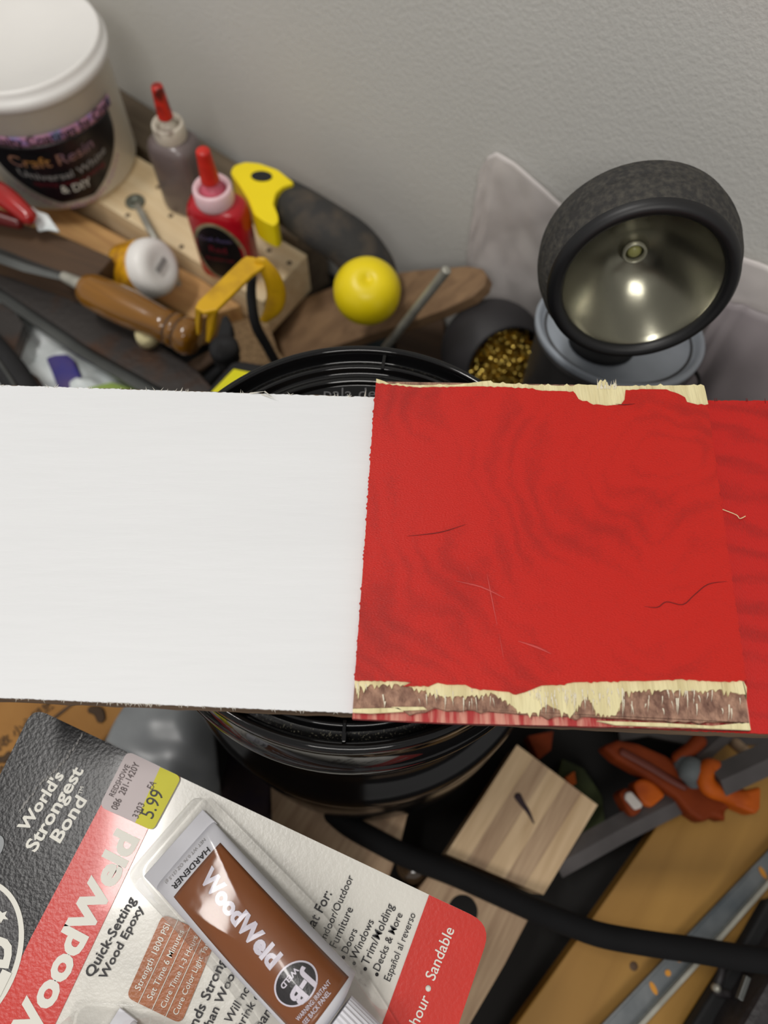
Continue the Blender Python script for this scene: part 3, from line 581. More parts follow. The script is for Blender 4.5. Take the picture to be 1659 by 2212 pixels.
# ---------------- orange bar clamps ----------------
cl = thing('bar_clamp', P(1420, 1690, -.03), 'red orange bar clamp with a grey bar, lower right under the red board', 'clamp')
tube('clamp_bar', [P(1476, 1722, -.006), P(1340, 1790, -.006), P(1200, 1868, -.008)], .0075, m_clampbar, cl, n=4, sub=1, round_end=False, smooth=False, flat=.5, label='grey steel bar')
hb = [(1300, 1612), (1335, 1598), (1380, 1606), (1440, 1632), (1500, 1670), (1520, 1700), (1560, 1710), (1590, 1738), (1566, 1752), (1572, 1776), (1540, 1764), (1520, 1778), (1490, 1758), (1460, 1722), (1400, 1680), (1330, 1640)]
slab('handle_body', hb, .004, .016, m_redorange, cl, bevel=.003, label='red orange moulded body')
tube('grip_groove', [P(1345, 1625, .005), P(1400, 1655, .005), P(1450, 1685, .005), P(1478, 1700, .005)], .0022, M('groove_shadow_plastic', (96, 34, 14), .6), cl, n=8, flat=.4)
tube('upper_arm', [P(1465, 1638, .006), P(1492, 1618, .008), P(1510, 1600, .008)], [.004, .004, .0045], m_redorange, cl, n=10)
slab('release_trigger', [(1368, 1692), (1386, 1680), (1412, 1686), (1440, 1718), (1408, 1745), (1392, 1738), (1378, 1722)], .0, .014, m_orange, cl, bevel=.002, label='bright orange trigger block')
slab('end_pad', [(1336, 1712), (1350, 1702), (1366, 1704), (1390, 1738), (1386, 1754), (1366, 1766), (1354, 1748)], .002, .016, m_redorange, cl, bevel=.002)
slab('white_insert', [(1352, 1712), (1364, 1709), (1390, 1738), (1386, 1745), (1372, 1750), (1350, 1724)], .004, .004, M('pale_grey_plastic', (196, 190, 184), .5), cl, bevel=.001, label='pale grey window')
c2 = thing('bar_clamp', P(1580, 1680, -.03), 'bright orange clamp jaw hooked on a grey bar near the right edge', 'clamp')
tube('jaw_hook', [P(1552, 1660, .012), P(1532, 1658, .013), P(1524, 1676, .013), P(1532, 1700, .012), P(1570, 1716, .010), P(1606, 1728, .008)], [.0045, .005, .005, .0055, .005, .006], m_orange, c2, n=12, flat=.8, label='bright orange hook')
slab('jaw_foot', [(1572, 1704), (1604, 1708), (1646, 1698), (1644, 1746), (1634, 1760), (1590, 1742), (1560, 1722)], .012, .016, m_orange, c2, bevel=.002)
tube('clamp_bar', [P(1550, 1688, .014), P(1659, 1638, .016), P(1800, 1570, .018)], .0085, m_clampbar, c2, n=4, sub=1, round_end=False, smooth=False, flat=.6, label='grey steel bar')
tube('rubber_pad', [P(1478, 1650, .006), P(1492, 1664, .008), P(1500, 1682, .006)], [.006, .008, .006], m_padgrey, c2, n=14, label='grey rubber pad')
tube('cross_bar', [P(1500, 1640, .004), P(1535, 1606, .004), P(1570, 1575, .004)], .006, m_clampbar, c2, n=4, sub=1, round_end=False, smooth=False)
slab('steel_plate', [(1330, 1540), (1659, 1560), (1700, 1590), (1659, 1610), (1560, 1605), (1500, 1610), (1400, 1590), (1340, 1600)], -.018, .006, m_clampbar, label='grey steel plate in the shade under the red board edge', cat='plate')
tube('dowel_stub', [P(1588, 1606, .0), P(1622, 1636, .0)], .0035, m_beech, None, n=12, sub=1, label='short beige wooden dowel next to the orange clamp', cat='dowel')
slab('green_bag', [(1215, 1640), (1260, 1660), (1300, 1720), (1310, 1800), (1250, 1800), (1200, 1700)], -.03, .01, M('dark_green_cloth', (52, 62, 22), .8, var=.4), label='dark green cloth scrap in the gap beside the wood block', cat='cloth')
slab('orange_wedge', [(1222, 1680), (1241, 1666), (1245, 1692), (1232, 1700)], -.02, .01, m_orange, label='small orange wedge beside the green cloth', cat='wedge')
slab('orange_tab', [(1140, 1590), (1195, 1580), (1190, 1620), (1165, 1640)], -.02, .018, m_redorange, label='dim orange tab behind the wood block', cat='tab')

# ---------------- lower left behind card ----------------
kb = thing('kraft_box', P(100, 1600, -.04), 'kraft cardboard box with faded Asian writing, partly under the black card', 'box')
slab('box_top', [(-220, 1420), (330, 1470), (232, 1590), (70, 1760), (-20, 1900), (-260, 1900)], .02, .0595, m_kraft, kb, bevel=.002)
for s, a, b in (("可回收 小心轻放", (-40, 1652), (118, 1524)), ("保持干燥 向上", (-20, 1690), (85, 1605))):
    try: text_px(s, a, b, .0206, m_kraftink, kb, .01, 1.0, name='box_lettering')
    except Exception: pass
tube('printed_mark', [P(196, 1533, .021), P(212, 1537, .021), P(218, 1552, .021)], [.002, .003, .0026], m_kraftink, kb, n=8, flat=.1)
tube('printed_mark', [P(-10, 1642, .021), P(8, 1640, .021), P(18, 1630, .021)], .0018, m_kraftink, kb, n=8, flat=.1)
tube('flap_crease', [P(118, 1550, .0205), P(170, 1510, .0205), P(225, 1470, .0205)], .0009, m_darkwood, kb, n=6, flat=.3, label='dark flap crease')
def gf(u, v):
    a = P(235, 1585, .03).lerp(P(590, 1890, .03), v); b = P(420, 1440, .03).lerp(P(640, 1560, .03), v); p = a.lerp(b, u); p.z += .012*math.sin(u*3.1)*.6+.004*math.sin(v*9+u*4)-.004
    return p
def gf(u, v):
    q = [(225, 1600), (330, 1420), (448, 1440), (478, 1740)]
    p = P(*q[0], .03).lerp(P(*q[3], .03), v).lerp(P(*q[1], .03).lerp(P(*q[2], .03), v), u); p.z += .006*math.sin(v*3.1)+.003*noise.noise(p*60)-.004*v; return p
grid('plastic_sleeve', gf, 30, 30, m_greyfilm, solid=.05, label='grey plastic sleeve between the cardboard box and the black tub', cat='packaging')
slab('purple_pouch', [(455, 1760), (490, 1640), (500, 1570), (540, 1560), (590, 1680), (582, 1760)], -.002, .038, m_purple, bevel=.002, label='dark purple cloth pouch between the grey sleeve and the bench jaw', cat='pouch')

# ---------------- upper left: tub with craft label ----------------
ZL = .075
bc = P(146, 348, ZL-.035)
wt = thing('white_tub', bc, 'white plastic tub with a black label standing on the lumber, top left', 'tub')
H = .098; r0, r1 = .0545, .0572
lathe('body', [(.0001, 0), (r0-.006, 0), (r0-.002, .001), (r0, .005), (r1-.001, H-.012), (r1+.0005, H-.011), (r1+.0005, H-.004)], bc, (0, 0, 1), m_tub, wt, n=96)
lathe('lid', [(r1+.0008, H-.012), (.0600, H-.011), (.0605, H-.0045), (.0590, H-.004), (.0582, H), (.0575, H+.0022), (.056, H+.0026), (.0545, H+.0014), (.0515, H+.001), (.0505, H+.0002), (.0001, H+.0002)], bc, (0, 0, 1), m_lid, wt, n=96)
lc = math.atan2(-bc.y, -bc.x)-math.radians(4)              # label faces the room
def onb(ang, h, off): rr = r0+(r1-r0)*h/(H-.012)+off; return bc+V((math.cos(lc+ang)*rr, math.sin(lc+ang)*rr, h))
def lab(u, v):
    h = .009+v*.050; w = math.sin(min(1, (.12+v*1.05))*math.pi/2)**.8*.86; return onb((u-.5)*2*w, h-.004*math.cos((u-.5)*4)*(1-v)*0+(1-v)*.0, .0003)
grid('label', lab, 40, 24, m_label_black, wt, solid=.0002, label='black rounded label')
def band(u, v): return onb((u-.5)*2*.95, .0595+v*.008, .0003)
m, n, l, b = nodes('rainbow_band'); tcn = n.new('ShaderNodeTexCoord'); nz = n.new('ShaderNodeTexNoise'); nz.inputs['Scale'].default_value = 70; l.new(tcn.outputs['Object'], nz.inputs[0]); hs = n.new('ShaderNodeCombineColor'); hs.mode = 'HSV'; ml = n.new('ShaderNodeMath'); ml.operation = 'MULTIPLY'; ml.inputs[1].default_value = 2.2; l.new(nz.outputs['Fac'], ml.inputs[0]); l.new(ml.outputs[0], hs.inputs[0]); hs.inputs[1].default_value = .5; hs.inputs[2].default_value = .5; l.new(hs.outputs[0], b.inputs['Base Color']); m_rain = m
grid('label_band', band, 40, 4, m_rain, wt, solid=.0002, label='rainbow coloured label band')
def bt(s, a0, a1, h, hh, mat, curve=0, bold=.01): text_map(s, lambda u, v: onb(a0+(a1-a0)*u, h+v*hh+curve*(2*u-1)**2, .0009), mat, wt, bold)
bt("Specialty Coatings by Craft", -.93, .93, .0605, .12, m_ink)
m_lilac = M('lilac_print', (96, 86, 130), .5, rgb2=(170, 120, 60), vs=30); m_rose = M('dark_red_print', (120, 24, 40), .5)
bt("Craft Resin", -.62, .45, .042, .055, m_lilac, .003); bt("Universal White", -.58, .58, .030, .055, m_greyink, .006); bt("& DIY", -.16, .24, .0175, .024, m_white, .001)
bt("epoxy resin coating", -.45, .5, .0245, .045, m_rose, .003, 0); bt("www.craftresin.com", -.75, .75, .003, .055, m_rain, .022, 0)

# ---------------- lumber ----------------
bm1 = thing('lumber_beam', P(400, 560, 0), 'pale softwood beam with nail holes under the bottles', 'lumber')
p0, p1, p2, p3 = P(-60, 195, ZL-.038), P(-120, 330, ZL-.038), 0, 0
ez = ZL-.036
E1, E2 = P(664, 550, ez), P(568, 652, ez)                  # visible end corners
d = ((P(196, 446, ez)-E2).normalized()+(P(300, 318, ez)-E1).normalized()); d = V((d.x, d.y, 0)).normalized()
F1, F2 = E1+d*.62, E2+d*.62
prism('beam_body', [E1, E2, F2, F1], (0, 0, -.038), m_pale, bm1, bevel=.0012)
for x, y in ((276, 465), (369, 466), (392, 533), (449, 572), (342, 404), (325, 340), (581, 541), (625, 568), (430, 520)):
    lathe('nail_hole', [(.0001, .0003), (.0016, .0003), (.0020, 0)], P(x, y, ez), (0, 0, 1), m_darkwood, bm1, n=14)
# second lighter beam, in front and lower
G1 = P(560, 700, ez-.016); G2 = P(480, 740, ez-.016)
dd = d*.6
slab_t('lumber_beam', [(430, 600, ez-.014), (0, 372, ez-.014), (-120, 330, ez-.014), (-120, 400, ez-.014), (30, 460, ez-.014), (240, 556, ez-.014), (330, 640, ez-.014), (420, 690, ez-.014), (520, 660, ez-.014)], .03, m_pale2, bevel=.001, label='orange toned lumber strip lying below the pale beam', cat='lumber')
slab('weathered_strip', [(225, 165), (262, 193), (507, 348), (700, 478), (640, 520), (470, 410), (320, 330), (225, 262)], .03, .069, m_oldwood, bevel=.001, label='weathered grey wood strip along the wall behind the bottles', cat='lumber')
# brown rounded board (tilted)
po, pn = plane3((1000, 600, .075), (620, 800, -.004), (700, 620, .012))
bb = [(560, 720), (640, 650), (760, 602), (900, 583), (1010, 574), (1042, 580), (1052, 596), (1046, 616), (1020, 640), (960, 668), (880, 697), (760, 735), (640, 775), (560, 812)]
prism('rounded_board', [PP(x, y, po, pn) for x, y in bb], -pn*.009, m_brown, bevel=.001, label='brown board with a rounded end below the yellow saw knob', cat='board')
slab('dark_brown_plank', [(-120, 440), (105, 498), (243, 556), (206, 598), (140, 608), (0, 556), (-120, 520)], .075, .022, m_darkwood, bevel=.001, label='dark brown plank at the left edge under the red grip', cat='lumber')
slab('chipboard_offcut', [(500, 660), (560, 640), (600, 760), (640, 800), (520, 800), (470, 760)], .01, .04, M('chipboard', (150, 124, 90), .9, rgb2=(112, 88, 60), vs=400), label='tan chipboard offcut under the yellow clamp frame', cat='lumber')

# ---------------- bottles ----------------
def squeeze_bottle(name, base, w, dpt, hb, rot, mb, mcollar, mface, mcap, label, tipcol):
    t = thing(name, base, label, 'bottle')
    cx, sn = math.cos(rot), math.sin(rot)
    def sec(a, b, z, p=3.2):
        out = []
        for j in range(48):
            th = 2*math.pi*j/48; c, s = math.cos(th), math.sin(th); X_ = a*math.copysign(abs(c)**(2/p), c); Y_ = b*math.copysign(abs(s)**(2/p), s)
            out.append(base+V((X_*cx-Y_*sn, X_*sn+Y_*cx, z)))
        return out
    rings('bottle_body', [sec(w*.85, dpt*.85, 0), sec(w*.97, dpt*.97, .0015), sec(w, dpt, .005), sec(w, dpt, hb*.8), sec(w*.98, dpt*.98, hb*.9), sec(w*.9, dpt*.92, hb*.97), sec(w*.7, dpt*.8, hb*1.01), sec(w*.45, dpt*.6, hb*1.03, 2)], mb, t)
    z = hb*1.0; rc = w*.63
    lathe('collar', [(rc*.95, z), (rc, z+.002), (rc*.98, z+.011), (rc*.9, z+.0125), (rc*.78, z+.012), (rc*.7, z+.009), (rc*.4, z+.0095)], base, (0, 0, 1), mcollar, t, n=40)
    lathe('nozzle', [(rc*.72, z+.0095), (rc*.35, z+.011), (rc*.28, z+.016), (rc*.22, z+.024), (.0001, z+.024)], base, (0, 0, 1), mface, t, n=24)
    lathe('nozzle_cap', [(.0001, z+.039), (rc*.31, z+.039), (rc*.34, z+.0382), (rc*.36, z+.036), (rc*.46, z+.0175), (rc*.47, z+.0165), (.0001, z+.0165)], base, (0, 0, 1), mcap, t, n=24, label=tipcol)
    return t, cx, sn
rbp = P(502, 580, ez)
rot = math.radians(-12)
bt1, cx, sn = squeeze_bottle('squeeze_bottle', rbp, .0205, .0130, .062, rot, m_redbottle, m_pinkcap, m_pinkin, m_redcap, 'red squeeze bottle with an oval black label and red nozzle cap', 'red nozzle cap')
def blab(rx, rz, off, mat, nm):
    vv = []; ff = []
    base = lambda x, z, o: rbp+V((x*cx+(.0130+o-.00006*0)*sn, x*sn-(.0130+o)*cx, z))
    def dep(x): return .013*(1-min(1, abs(x)/.0205)**3.2)**(1/3.2)
    f = lambda x, z: rbp+V((x*cx+(dep(x)+off)*sn, x*sn-(dep(x)+off)*cx, z))
    vv.append(f(0, .029))
    for k in (.33, .66, 1): vv += [f(rx*k*math.cos(a), .029+rz*k*math.sin(a)) for a in [2*math.pi*i/40 for i in range(40)]]
    ff = [[0, 1+i, 1+(i+1) % 40] for i in range(40)] + [[1+r*40+i, 41+r*40+i, 41+r*40+(i+1) % 40, 1+r*40+(i+1) % 40] for r in (0, 1) for i in range(40)]
    o = mesh(nm, vv, ff, mat, bt1, smooth=True); return f
blab(.0178, .0265, .0003, M('tan_label_rim', (176, 160, 128), .4, rgb2=(120, 110, 80), vs=90), 'label_rim'); f = blab(.0155, .0240, .0006, m_label_black, 'label')
for s, x0, x1, z in (("Craft Resin", -.011, .011, .040), ("Red", -.006, .006, .030), ("alcohol ink", -.011, .010, .022)):
    f2 = lambda u, v, x0=x0, x1=x1, z=z: (lambda x, zz: rbp+V((x*cx+(.013*(1-min(1, abs(x)/.0205)**3.2)**(1/3.2)+.001)*sn, x*sn-(.013*(1-min(1, abs(x)/.0205)**3.2)**(1/3.2)+.001)*cx, zz)))(x0+(x1-x0)*u, z+v*(x1-x0))
    text_map(s, f2, m_lilac if z > .035 else m_rose, bt1)
gbp = P(412, 440, ez)
squeeze_bottle('squeeze_bottle', gbp, .0178, .0145, .058, math.radians(-25), m_greybottle, m_stainwhite, m_stainwhite, m_dirtyredcap, 'murky grey squeeze bottle with a stained white collar behind the red bottle', 'stained red nozzle cap')
# white glue bottle lying with yellow label
a = P(346, 574, ez+.026); b = P(215, 604, ez-.008); ax = (b-a).normalized()
gl = thing('glue_bottle', a, 'white glue bottle with a yellow label lying on its side', 'bottle')
lathe('bottle_body', [(.0001, .0005), (.008, .0), (.0125, -.0012), (.0165, .0005), (.0192, .004), (.0198, .009), (.0198, .033), (.0175, .038), (.010, .045), (.007, .047), (.007, .055), (.0001, .055)], a, ax, m_lid, gl, n=48)
def gyl(u, v):
    x, y, zx = frame(ax); t = math.radians(-20)+u*math.radians(220); r_ = .0202; return a+zx*(.011+v*.021)+(x*math.cos(t)+y*math.sin(t))*r_
o = grid('label', gyl, 40, 8, M('amber_yellow_label', (218, 160, 24), .4, rgb2=(180, 124, 20), vs=130, thr=(.45, .6)), gl, solid=.0003, label='amber yellow label')
x, y, zx = frame(ax)
prism('base_mark', [a-zx*.0017+x*dx+y*dy for dx, dy in ((-.006, -.0015), (.006, -.0015), (.006, .0025), (-.006, .0025))], zx*.0002, m_greyink, gl)
# washer and bolts
lathe('washer', [(.0001, .0010), (.0030, .0010), (.0034, .0016), (.0072, .0014), (.0075, .0006), (.0072, 0), (.0001, 0)], P(292, 437, ez+.0005), (0, 0, 1), M('dull_zinc', (120, 124, 112), .4, metal=.5, var=.3, vs=120), None, n=32, cap=False, label='round zinc washer on the pale beam', cat='washer')
tube('long_bolt', [P(298, 446, ez+.006), P(325, 498, ez+.012), P(352, 545, ez+.004), P(412, 668, ez-.03)], .0026, m_zinc, None, n=14, sub=1, label='long zinc bolt leaning from the washer behind the glue bottle', cat='bolt')
# threaded rod
rod = thing('threaded_rod', P(838, 745, .06), 'thin silver threaded rod standing between the saw knob and the brass wool pot', 'rod')
A_, B_ = P(832, 752, .045), P(966, 582, .13); dr = (B_-A_); Lr = dr.length; secs = []; x, y, zx = frame(dr)
prof = []
k = 0
while k*.0007 < Lr: prof.append((.0030 if k % 2 else .0025, k*.0007)); k += 1
lathe('shaft', prof, A_, dr, m_zinc, rod, n=12)

# ---------------- yellow / black saw handle ----------------
sw = thing('hand_saw_grip', P(700, 560, .06), 'yellow and black curved tool grip with a round yellow end knob', 'tool')
zs = .085
tube('rubber_grip', [P(600, 425, .078), P(650, 455, .082), P(705, 492, .086), P(760, 530, .080), P(800, 580, .070), P(815, 612, .064)], [.0155, .0165, .0172, .0175, .0170, .0150], m_grip, sw, n=28, flat=.85, label='black rubber grip')
yo = [(497, 372), (505, 357), (530, 349), (560, 352), (600, 366), (636, 395), (612, 402), (596, 416), (590, 440), (600, 462), (602, 478), (592, 488), (570, 478), (548, 462), (536, 430), (520, 405)]
prism('yellow_shell', [P(*p, .097) for p in rounded(yo, 6, 3)], (0, 0, -.02), m_yellow, sw, bevel=.004, seg=4, label='yellow plastic shell')
bpy.context.view_layer.update()
pts = [P(x, y, .0975) for x, y in ring_poly(565, 380, 23, 11, math.radians(2), 32)]; prism('screw_cover', pts, (0, 0, -.003), m_black_matte, sw, label='black oval screw cover')
kc = P(793, 627, .088); x = .0215
ka = V((.05, -.30, .95)).normalized()
lathe('end_knob', [(.0001, .0155), (.0018, .0155), (.003, .0168), (.007, .0172), (.012, .0160), (.0175, .011), (.0212, .003), (.0212, -.005), (.018, -.012), (.012, -.016), (.0001, -.017)], kc, ka, m_yellow, sw, n=48, label='round yellow knob with a dimple')

# ---------------- yellow clamp frame and pliers ----------------
yc = thing('yellow_frame', P(500, 650, .09), 'worn yellow metal frame of a coping tool, standing in front of the red bottle', 'tool')
zt = .125
slab('top_bar', [(421, 664), (428, 650), (520, 560), (532, 552), (548, 554), (570, 564), (572, 574), (545, 592), (468, 668), (440, 674)], zt, .003, m_yellow2, yc, bevel=.0008)
def leg(px, zz, nm): return prism(nm, [P(*q) for q in px], zz, m_yellow2, yc, bevel=.0006)
leg([(421, 664, zt), (420, 690, .112), (424, 722, .098), (430, 726, .097), (432, 690, .111), (434, 672, zt-.002)], (.001, .004, -.001), 'side_leg')
leg([(447, 672, zt-.001), (446, 695, .111), (444, 738, .094), (452, 741, .093), (462, 720, .100), (468, 668, zt-.002)], (.001, .004, -.001), 'side_leg')
leg([(421, 664, zt-.001), (468, 668, zt-.001), (466, 682, .118), (420, 678, .118)], (.001, .003, -.001), 'leg_bridge')
tube('curved_strap', [P(566, 568, zt), P(586, 596, .116), P(597, 635, .100), P(590, 668, .088), P(572, 690, .080)], [.0045, .0055, .006, .0055, .003], m_yellow2, yc, n=10, flat=.35, up=(0, 1, 0), label='curved yellow strap')
tube('black_spring_arm', [P(545, 600, .105), P(543, 640, .09), P(552, 700, .07), P(575, 745, .05), P(600, 790, .03)], [.0028, .0032, .0034, .0034, .0034], m_black_matte, yc, n=12, flat=1, label='curved black arm')
pl = thing('pliers', P(470, 750, .03), 'dark grey pliers head beside the amber wooden handle', 'pliers')
slab('jaw', [(478, 682), (490, 676), (502, 700), (500, 730), (515, 752), (506, 775), (480, 782), (458, 768), (450, 752), (468, 722)], .072, .012, m_black_matte, pl, bevel=.002)
lathe('pivot', [(.0095, -.004), (.0095, .001), (.008, .003), (.003, .0035), (.0001, .002)], P(484, 752, .073), (0, 0, 1), m_black_matte, pl, n=24)
tube('handle', [P(476, 760, .066), P(420, 795, .05), P(360, 850, .035)], [.005, .006, .006], m_darkwood, pl, n=12, flat=.6, label='brown stained handle')
tube('handle', [P(500, 765, .064), P(450, 815, .045), P(400, 870, .03)], [.005, .006, .006], m_black_matte, pl, n=12, flat=.6)
fr = thing('tape_case', P(520, 810, .0), 'black case with a bright yellow rectangle peeking out behind the black tub', 'case')
slab('case_body', [(440, 850), (500, 782), (520, 778), (580, 788), (640, 800), (560, 900), (400, 900)], .09, .06, m_black_matte, fr, bevel=.002)
slab('yellow_face', [(505, 797), (550, 806), (500, 860), (445, 860), (458, 845)], .092, .003, m_brightyellow, fr, label='bright yellow face')
# ---------------- amber handle, steel bar, red grip ----------------
am = thing('wooden_handle', P(300, 670, .08), 'amber varnished wooden tool handle with dark turned rings', 'tool')
ha, hb_ = P(184, 622, .078), P(424, 735, .074); L_ = (hb_-ha).length; dh = hb_-ha
lathe('handle_body', [(.0001, -.004), (.006, -.003), (.0095, 0), (.0115, .006), (.0122, .02), (.0122, L_*.42), (.0108, L_*.60), (.0103, L_*.70), (.0110, L_*.76), (.0095, L_*.775), (.0095, L_*.785), (.0112, L_*.80), (.0112, L_*.84), (.0097, L_*.85), (.0097, L_*.86), (.0118, L_*.88), (.0122, L_*.95), (.0095, L_), (.0001, L_)], ha, dh, m_amber, am, n=40)
for q in (.78, .855): lathe('dark_ring', [(.0099, L_*q-.001), (.0103, L_*q-.0006), (.0103, L_*q+.0006), (.0099, L_*q+.001)], ha, dh, m_darkwood, am, n=32, cap=False)
tube('ferrule', [P(178, 616, .078), P(140, 598, .078)], [.0045, .0035], m_zinc, am, n=14, sub=1)
tube('blade', [P(145, 600, .076), P(60, 575, .075), P(-60, 530, .075)], [.003, .005, .006], m_steel_edge, am, n=4, sub=1, flat=.3, smooth=False, round_end=False)
sb = thing('steel_bar', P(200, 720, .02), 'long rusty dark steel bar running diagonally past the amber handle', 'bar')
slab('bar_top', [(-160, 498), (0, 566), (196, 668), (301, 720), (422, 796), (470, 850), (380, 860), (347, 836), (181, 742), (0, 620), (-160, 530)], .055, .006, m_steel, sb, bevel=.0008)
slab('bar_flange', [(-160, 532), (0, 622), (181, 744), (347, 838), (390, 866), (340, 866), (160, 762), (0, 650), (-160, 560)], .048, .004, m_steel_edge, sb, bevel=.0008)
rg = thing('red_pliers', P(0, 450, .1), 'glossy red tool grip at the left edge below the white tub', 'pliers')
tube('grip', [P(-120, 372, .098), P(-40, 402, .098), P(10, 425, .098), P(62, 468, .094)], [.0065, .0075, .0075, .0055], m_redgloss, rg, n=20)
tube('grip', [P(-120, 452, .09), P(-40, 460, .09), P(40, 482, .088)], [.006, .006, .004], M('dark_red_grip', (92, 12, 10), .3), rg, n=16)
def crinkle(name, q, z, amp, mat, label, cat, solid=.0015, seed=0, nn=34, fr_=45, kx=None):
    def f(u, v):
        p = P(*q[0], z).lerp(P(*q[1], z), u).lerp(P(*q[3], z).lerp(P(*q[2], z), u), v)
        p.z += amp*(noise.noise(V((p.x*fr_+seed, p.y*fr_, 0)))+.5*noise.noise(V((p.x*fr_*2.5+seed, p.y*fr_*2.5, 3)))); return p
    return grid(name, f, nn, nn, mat, solid=solid, label=label, cat=cat)
crinkle('plastic_bag', [(-60, 560), (160, 600), (440, 900), (-60, 940)], .028, .012, m_bag, 'crumpled white plastic bag under the steel bar at left', 'bag', seed=4)
crinkle('plastic_wrap', [(70, 450), (104, 468), (130, 505), (85, 500)], .083, .004, m_bag, 'bit of white plastic wrap beside the red grip tip', 'wrap', seed=9, nn=12)
bt3 = [(98, 772), (118, 765), (144, 764), (158, 774), (172, 806), (184, 838), (182, 870), (136, 870), (124, 838), (110, 800)]
slab('blue_clip', bt3, .034, .004, m_blue, bevel=.0015, label='blue plastic clip on the white plastic bag', cat='clip')
bl_ = bpy.data.objects['blue_clip']
slab('green_scrap', [(190, 838), (240, 826), (300, 842), (320, 880), (190, 880)], .035, .003, m_green, label='light green plastic scrap beside the blue clip', cat='scrap')
tk = thing('black_hand_tool', P(10, 790, .03), 'black ridged tool handle in the lower left of the clutter above the white board', 'tool')
tube('handle', [P(-60, 700, .06), P(-10, 758, .06), P(30, 812, .06), P(70, 880, .058)], [.008, .009, .010, .010], m_black_matte, tk, n=16, flat=.7)
tube('ridge', [P(-10, 770, .0665), P(25, 822, .0675), P(40, 850, .0675)], .0014, m_steel_edge, tk, n=8)
slab('tool_head', [(40, 800), (60, 797), (80, 812), (92, 850), (90, 900), (30, 900)], .052, .012, m_darkwood, tk, bevel=.002)
slab('grey_bracket', [(-60, 640), (20, 660), (50, 700), (36, 740), (20, 790), (-60, 700)], .045, .01, m_steel, label='dark rusty bracket at the left edge beneath the steel bar', cat='bracket')
lathe('cork_plug', [(.0001, .008), (.006, .0075), (.0075, .004), (.0075, -.004)], P(318, 726, .062), (.2, -.3, .9), m_cream, None, n=24, label='small cream plug between the steel bar and the amber handle', cat='plug')
slab('teal_case', [(640, 775), (760, 735), (850, 708), (850, 800), (640, 820)], -.012, .028, m_teal, bevel=.002, label='dark teal case under the threaded rod', cat='case')
slab('brown_block', [(850, 700), (960, 668), (960, 800), (860, 800)], -.016, .024, m_darkwood, bevel=.001, label='shaded brown wood block right of the threaded rod', cat='lumber')

# ---------------- brass wool pot ----------------
pc = V((.0740, .3215, .040)); dirn = V((.311, -.83, .40)).normalized(); RR = .0350
pot = thing('tip_cleaner_pot', (pc.x, pc.y, -.04), 'dark grey dome shaped pot filled with curly brass wool', 'pot')
prof = []; a0 = math.radians(51)
for i in range(3): prof.append((RR*.93*math.sin(a0+.08*(3-i)), RR*.93*math.cos(a0+.08*(3-i))))
for i in range(33): a = a0+(math.pi-a0)*i/32; prof.append((RR*math.sin(a), RR*math.cos(a)))
lathe('dome', prof, pc, dirn, M('dark_grey_silicone', (48, 46, 48), .6, var=.15), pot, n=64, cap=False)
lathe('pot_base', [(.0001, -.04), (.030, -.04), (.0335, -.03), (.0335, .012), (.033, .03), (.0001, .031)], (pc.x, pc.y, 0), (0, 0, 1), M('beige_pot_base', (120, 108, 92), .6), pot, n=48)
vs = []; fs = []; r = random.Random(11); xx, yy, zz = frame(dirn)
for i in range(900):
    while True:
        q = V((r.uniform(-1, 1), r.uniform(-1, 1), r.uniform(-1, 1)))
        if q.length < 1: break
    c = pc+dirn*RR*.46+(xx*q.x+yy*q.y)*RR*.70+dirn*q.z*RR*.28
    rr = r.uniform(.0012, .0030); n1 = V((r.gauss(0, 1), r.gauss(0, 1), r.gauss(0, 1))).normalized(); x, y, z = frame(n1); ph = r.uniform(0, 6); w = r.uniform(.00025, .0005); tt = r.uniform(2.5, 6); pitch = r.uniform(.0002, .0008); base = len(vs)
    for k in range(11):
        a = ph+tt*k/10; p = c+(x*math.cos(a)+y*math.sin(a))*rr+z*pitch*k; vs += [p-z*w, p+z*w]
    for k in range(10): fs.append([base+2*k, base+2*k+1, base+2*k+3, base+2*k+2])
mesh('brass_wool', vs, fs, m_gold, pot, smooth=True, kind='stuff', label='curly golden brass wool', recalc=False)

# ---------------- paint can, spot lamp, film by the wall ----------------
ct = .130; LC = P(1352, 694, ct)+WN*.0075; cax = V((.06, .21, .975)).normalized(); CL = .160
can = thing('paint_can', (LC.x-.01, LC.y-.03, -.04), 'grey paint can with a blue grey lid, leaning back beneath the lamp', 'can')
lathe('body', [(.0001, -CL), (.042, -CL), (.0435, -CL+.002), (.0435, -.008), (.0450, -.006), (.0450, -.002)], LC, cax, m_can, can, n=64)
lathe('lid', [(.0450, -.003), (.0462, -.002), (.0464, .001), (.0455, .0022), (.0435, .0015), (.0425, -.001), (.0400, -.0025), (.0380, -.001), (.0001, -.001)], LC, cax, m_canlid, can, n=64)
cb = LC+V((0, 0, 0))
tube('wire_handle', [LC+V((.045, -.006, -.022)), LC+V((.043, -.028, -.010)), LC+V((.028, -.044, -.008)), LC+V((.010, -.051, -.014))], .0011, m_bezel, can, n=8)
lathe('wire_lug', [(.0001, .004), (.004, .003), (.005, 0)], LC+V((.0435, -.006, -.022)), (1, 0, 0), m_zinc, can, n=16)
lf = P(1387, 618, .209); la = V((-.06, -.97, .20)).normalized()
lamp = thing('spot_lamp', (lf.x, lf.y+.02, ct), 'round dusty black spotlight with a silver reflector by the wall', 'lamp')
lathe('housing', [(.0001, -.052), (.016, -.051), (.026, -.046), (.034, -.038), (.0395, -.031), (.0425, -.026), (.0435, -.020), (.0436, -.0155), (.0431, -.015), (.0434, -.0145), (.0425, -.008), (.0405, -.002)], lf, la, m_lamp, lamp, n=96, cap=False)
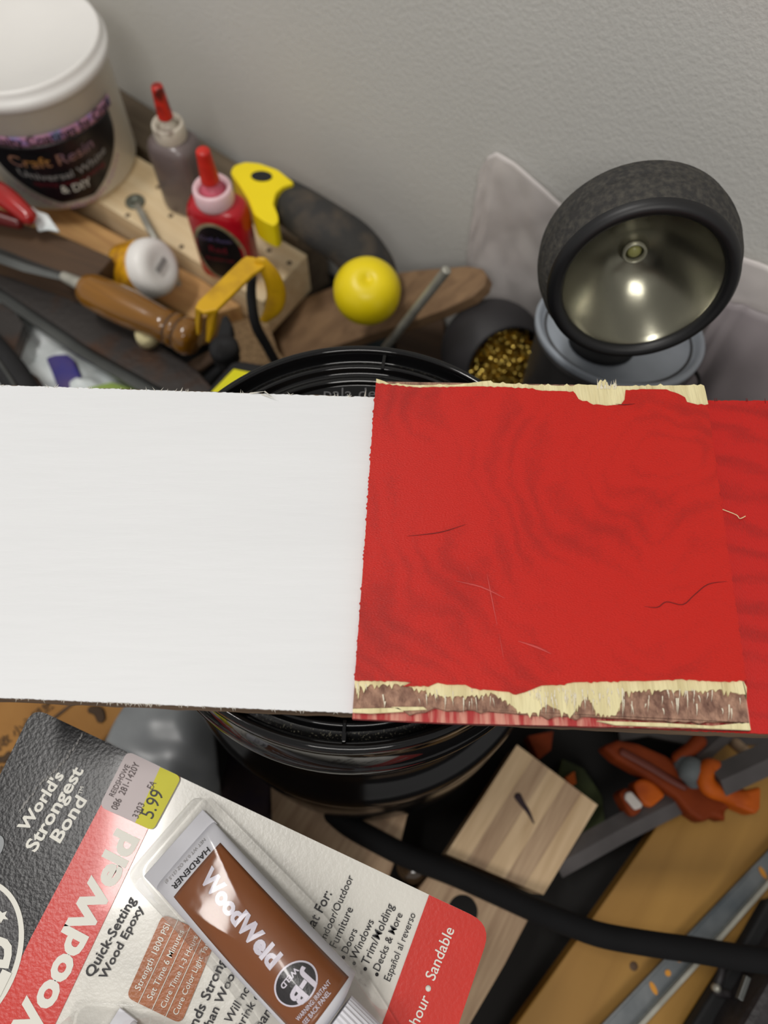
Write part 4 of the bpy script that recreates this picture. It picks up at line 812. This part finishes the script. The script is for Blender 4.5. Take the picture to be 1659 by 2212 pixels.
lathe('bezel', [(.0408, -.004), (.0402, .000), (.0385, .002), (.0362, .0022), (.0345, .0010), (.0338, -.0012), (.0338, -.004)], lf, la, m_bezel, lamp, n=96, cap=False)
rp = [(.0338, -.0015)] + [(.0336*math.sqrt(1-i/12*.985), -.0020-.0240*(i/12)) for i in range(13)]
lathe('reflector', rp, lf, la, m_mirror, lamp, n=96, cap=False, label='silver reflector bowl')
lathe('bulb_ring', [(.0052, -.0255), (.0055, -.0235), (.0046, -.0228), (.0040, -.0235), (.0040, -.0255)], lf, la, m_zinc, lamp, n=32, cap=False)
lathe('bulb', [(.0001, -.0235), (.002, -.024), (.0038, -.0255)], lf, la, m_led, lamp, n=20)
lathe('lens', [(.0001, -.0008), (.02, -.0009), (.0337, -.0012)], lf, la, m_clear, lamp, n=64, cap=False)
lc_ = lf-la*.020; fz = ct+.0005; fc = V((lc_.x+.004, lc_.y+.008, ct)); fc.z = LC.z - ((fc.x-LC.x)*cax.x+(fc.y-LC.y)*cax.y)/cax.z
tube('stand', [V((lc_.x, lc_.y, lc_.z-.040)), fc+cax*.006], [.012, .013], m_black_matte, lamp, n=20, sub=1)
lathe('stand_foot', [(.0001, .007), (.014, .006), (.017, .003), (.018, 0), (.0001, 0)], fc, cax, m_black_matte, lamp, n=32)

# film against the wall
def WP(px, py, off): return PP(px, py, wall_pt(0, 0, off), WN)
tops = [(1036, 372), (1046, 350), (1058, 334), (1072, 328), (1086, 332), (1110, 346), (1135, 366), (1160, 390), (1195, 422), (1235, 458), (1300, 492), (1400, 518), (1500, 530), (1605, 547), (1659, 572), (1720, 610), (1800, 670)]
TP = [WP(x, y, .0025) for x, y in tops]
def film(u, v):
    k = u*(len(TP)-1); i = min(int(k), len(TP)-2); t = TP[i].lerp(TP[i+1], k-i); p = V((t.x, t.y, t.z+(-.035-t.z)*v))
    d = .0022*noise.noise(V((u*7, v*3, 1)))+.0012*noise.noise(V((u*12, v*9, 5)))+.0012*abs(math.sin(v*5+u*5))
    return p+WN*max(-.002, min(.0025, d))
grid('plastic_film', film, 90, 60, m_paper, solid=.0008, label='milky plastic film leaning on the wall behind the spotlight', cat='packaging')
tp2 = [WP(x, y, .018) for x, y in ((1545, 678), (1570, 683), (1600, 690), (1659, 712), (1740, 750), (1800, 780))]
def film2(u, v):
    k = u*(len(tp2)-1); i = min(int(k), len(tp2)-2); t = tp2[i].lerp(tp2[i+1], k-i); p = V((t.x, t.y, t.z+(-.035-t.z)*v))
    return p+WN*(.004*noise.noise(V((u*5, v*4, 8)))+.010*math.sin(min(1, v*4)*math.pi/2)-.01)
grid('shaded_envelope_fold', film2, 40, 40, m_paper_shade, solid=.001, label='lower fold of the padded envelope with shade in its mauve grey colour, right of the paint can', cat='packaging')
slab('grey_bottle_cap', [(1640, 850), (1652, 812), (1700, 790), (1720, 900), (1640, 900)], .05, .03, m_case, bevel=.002, label='dark scrap at the right edge above the red board', cat='scrap')
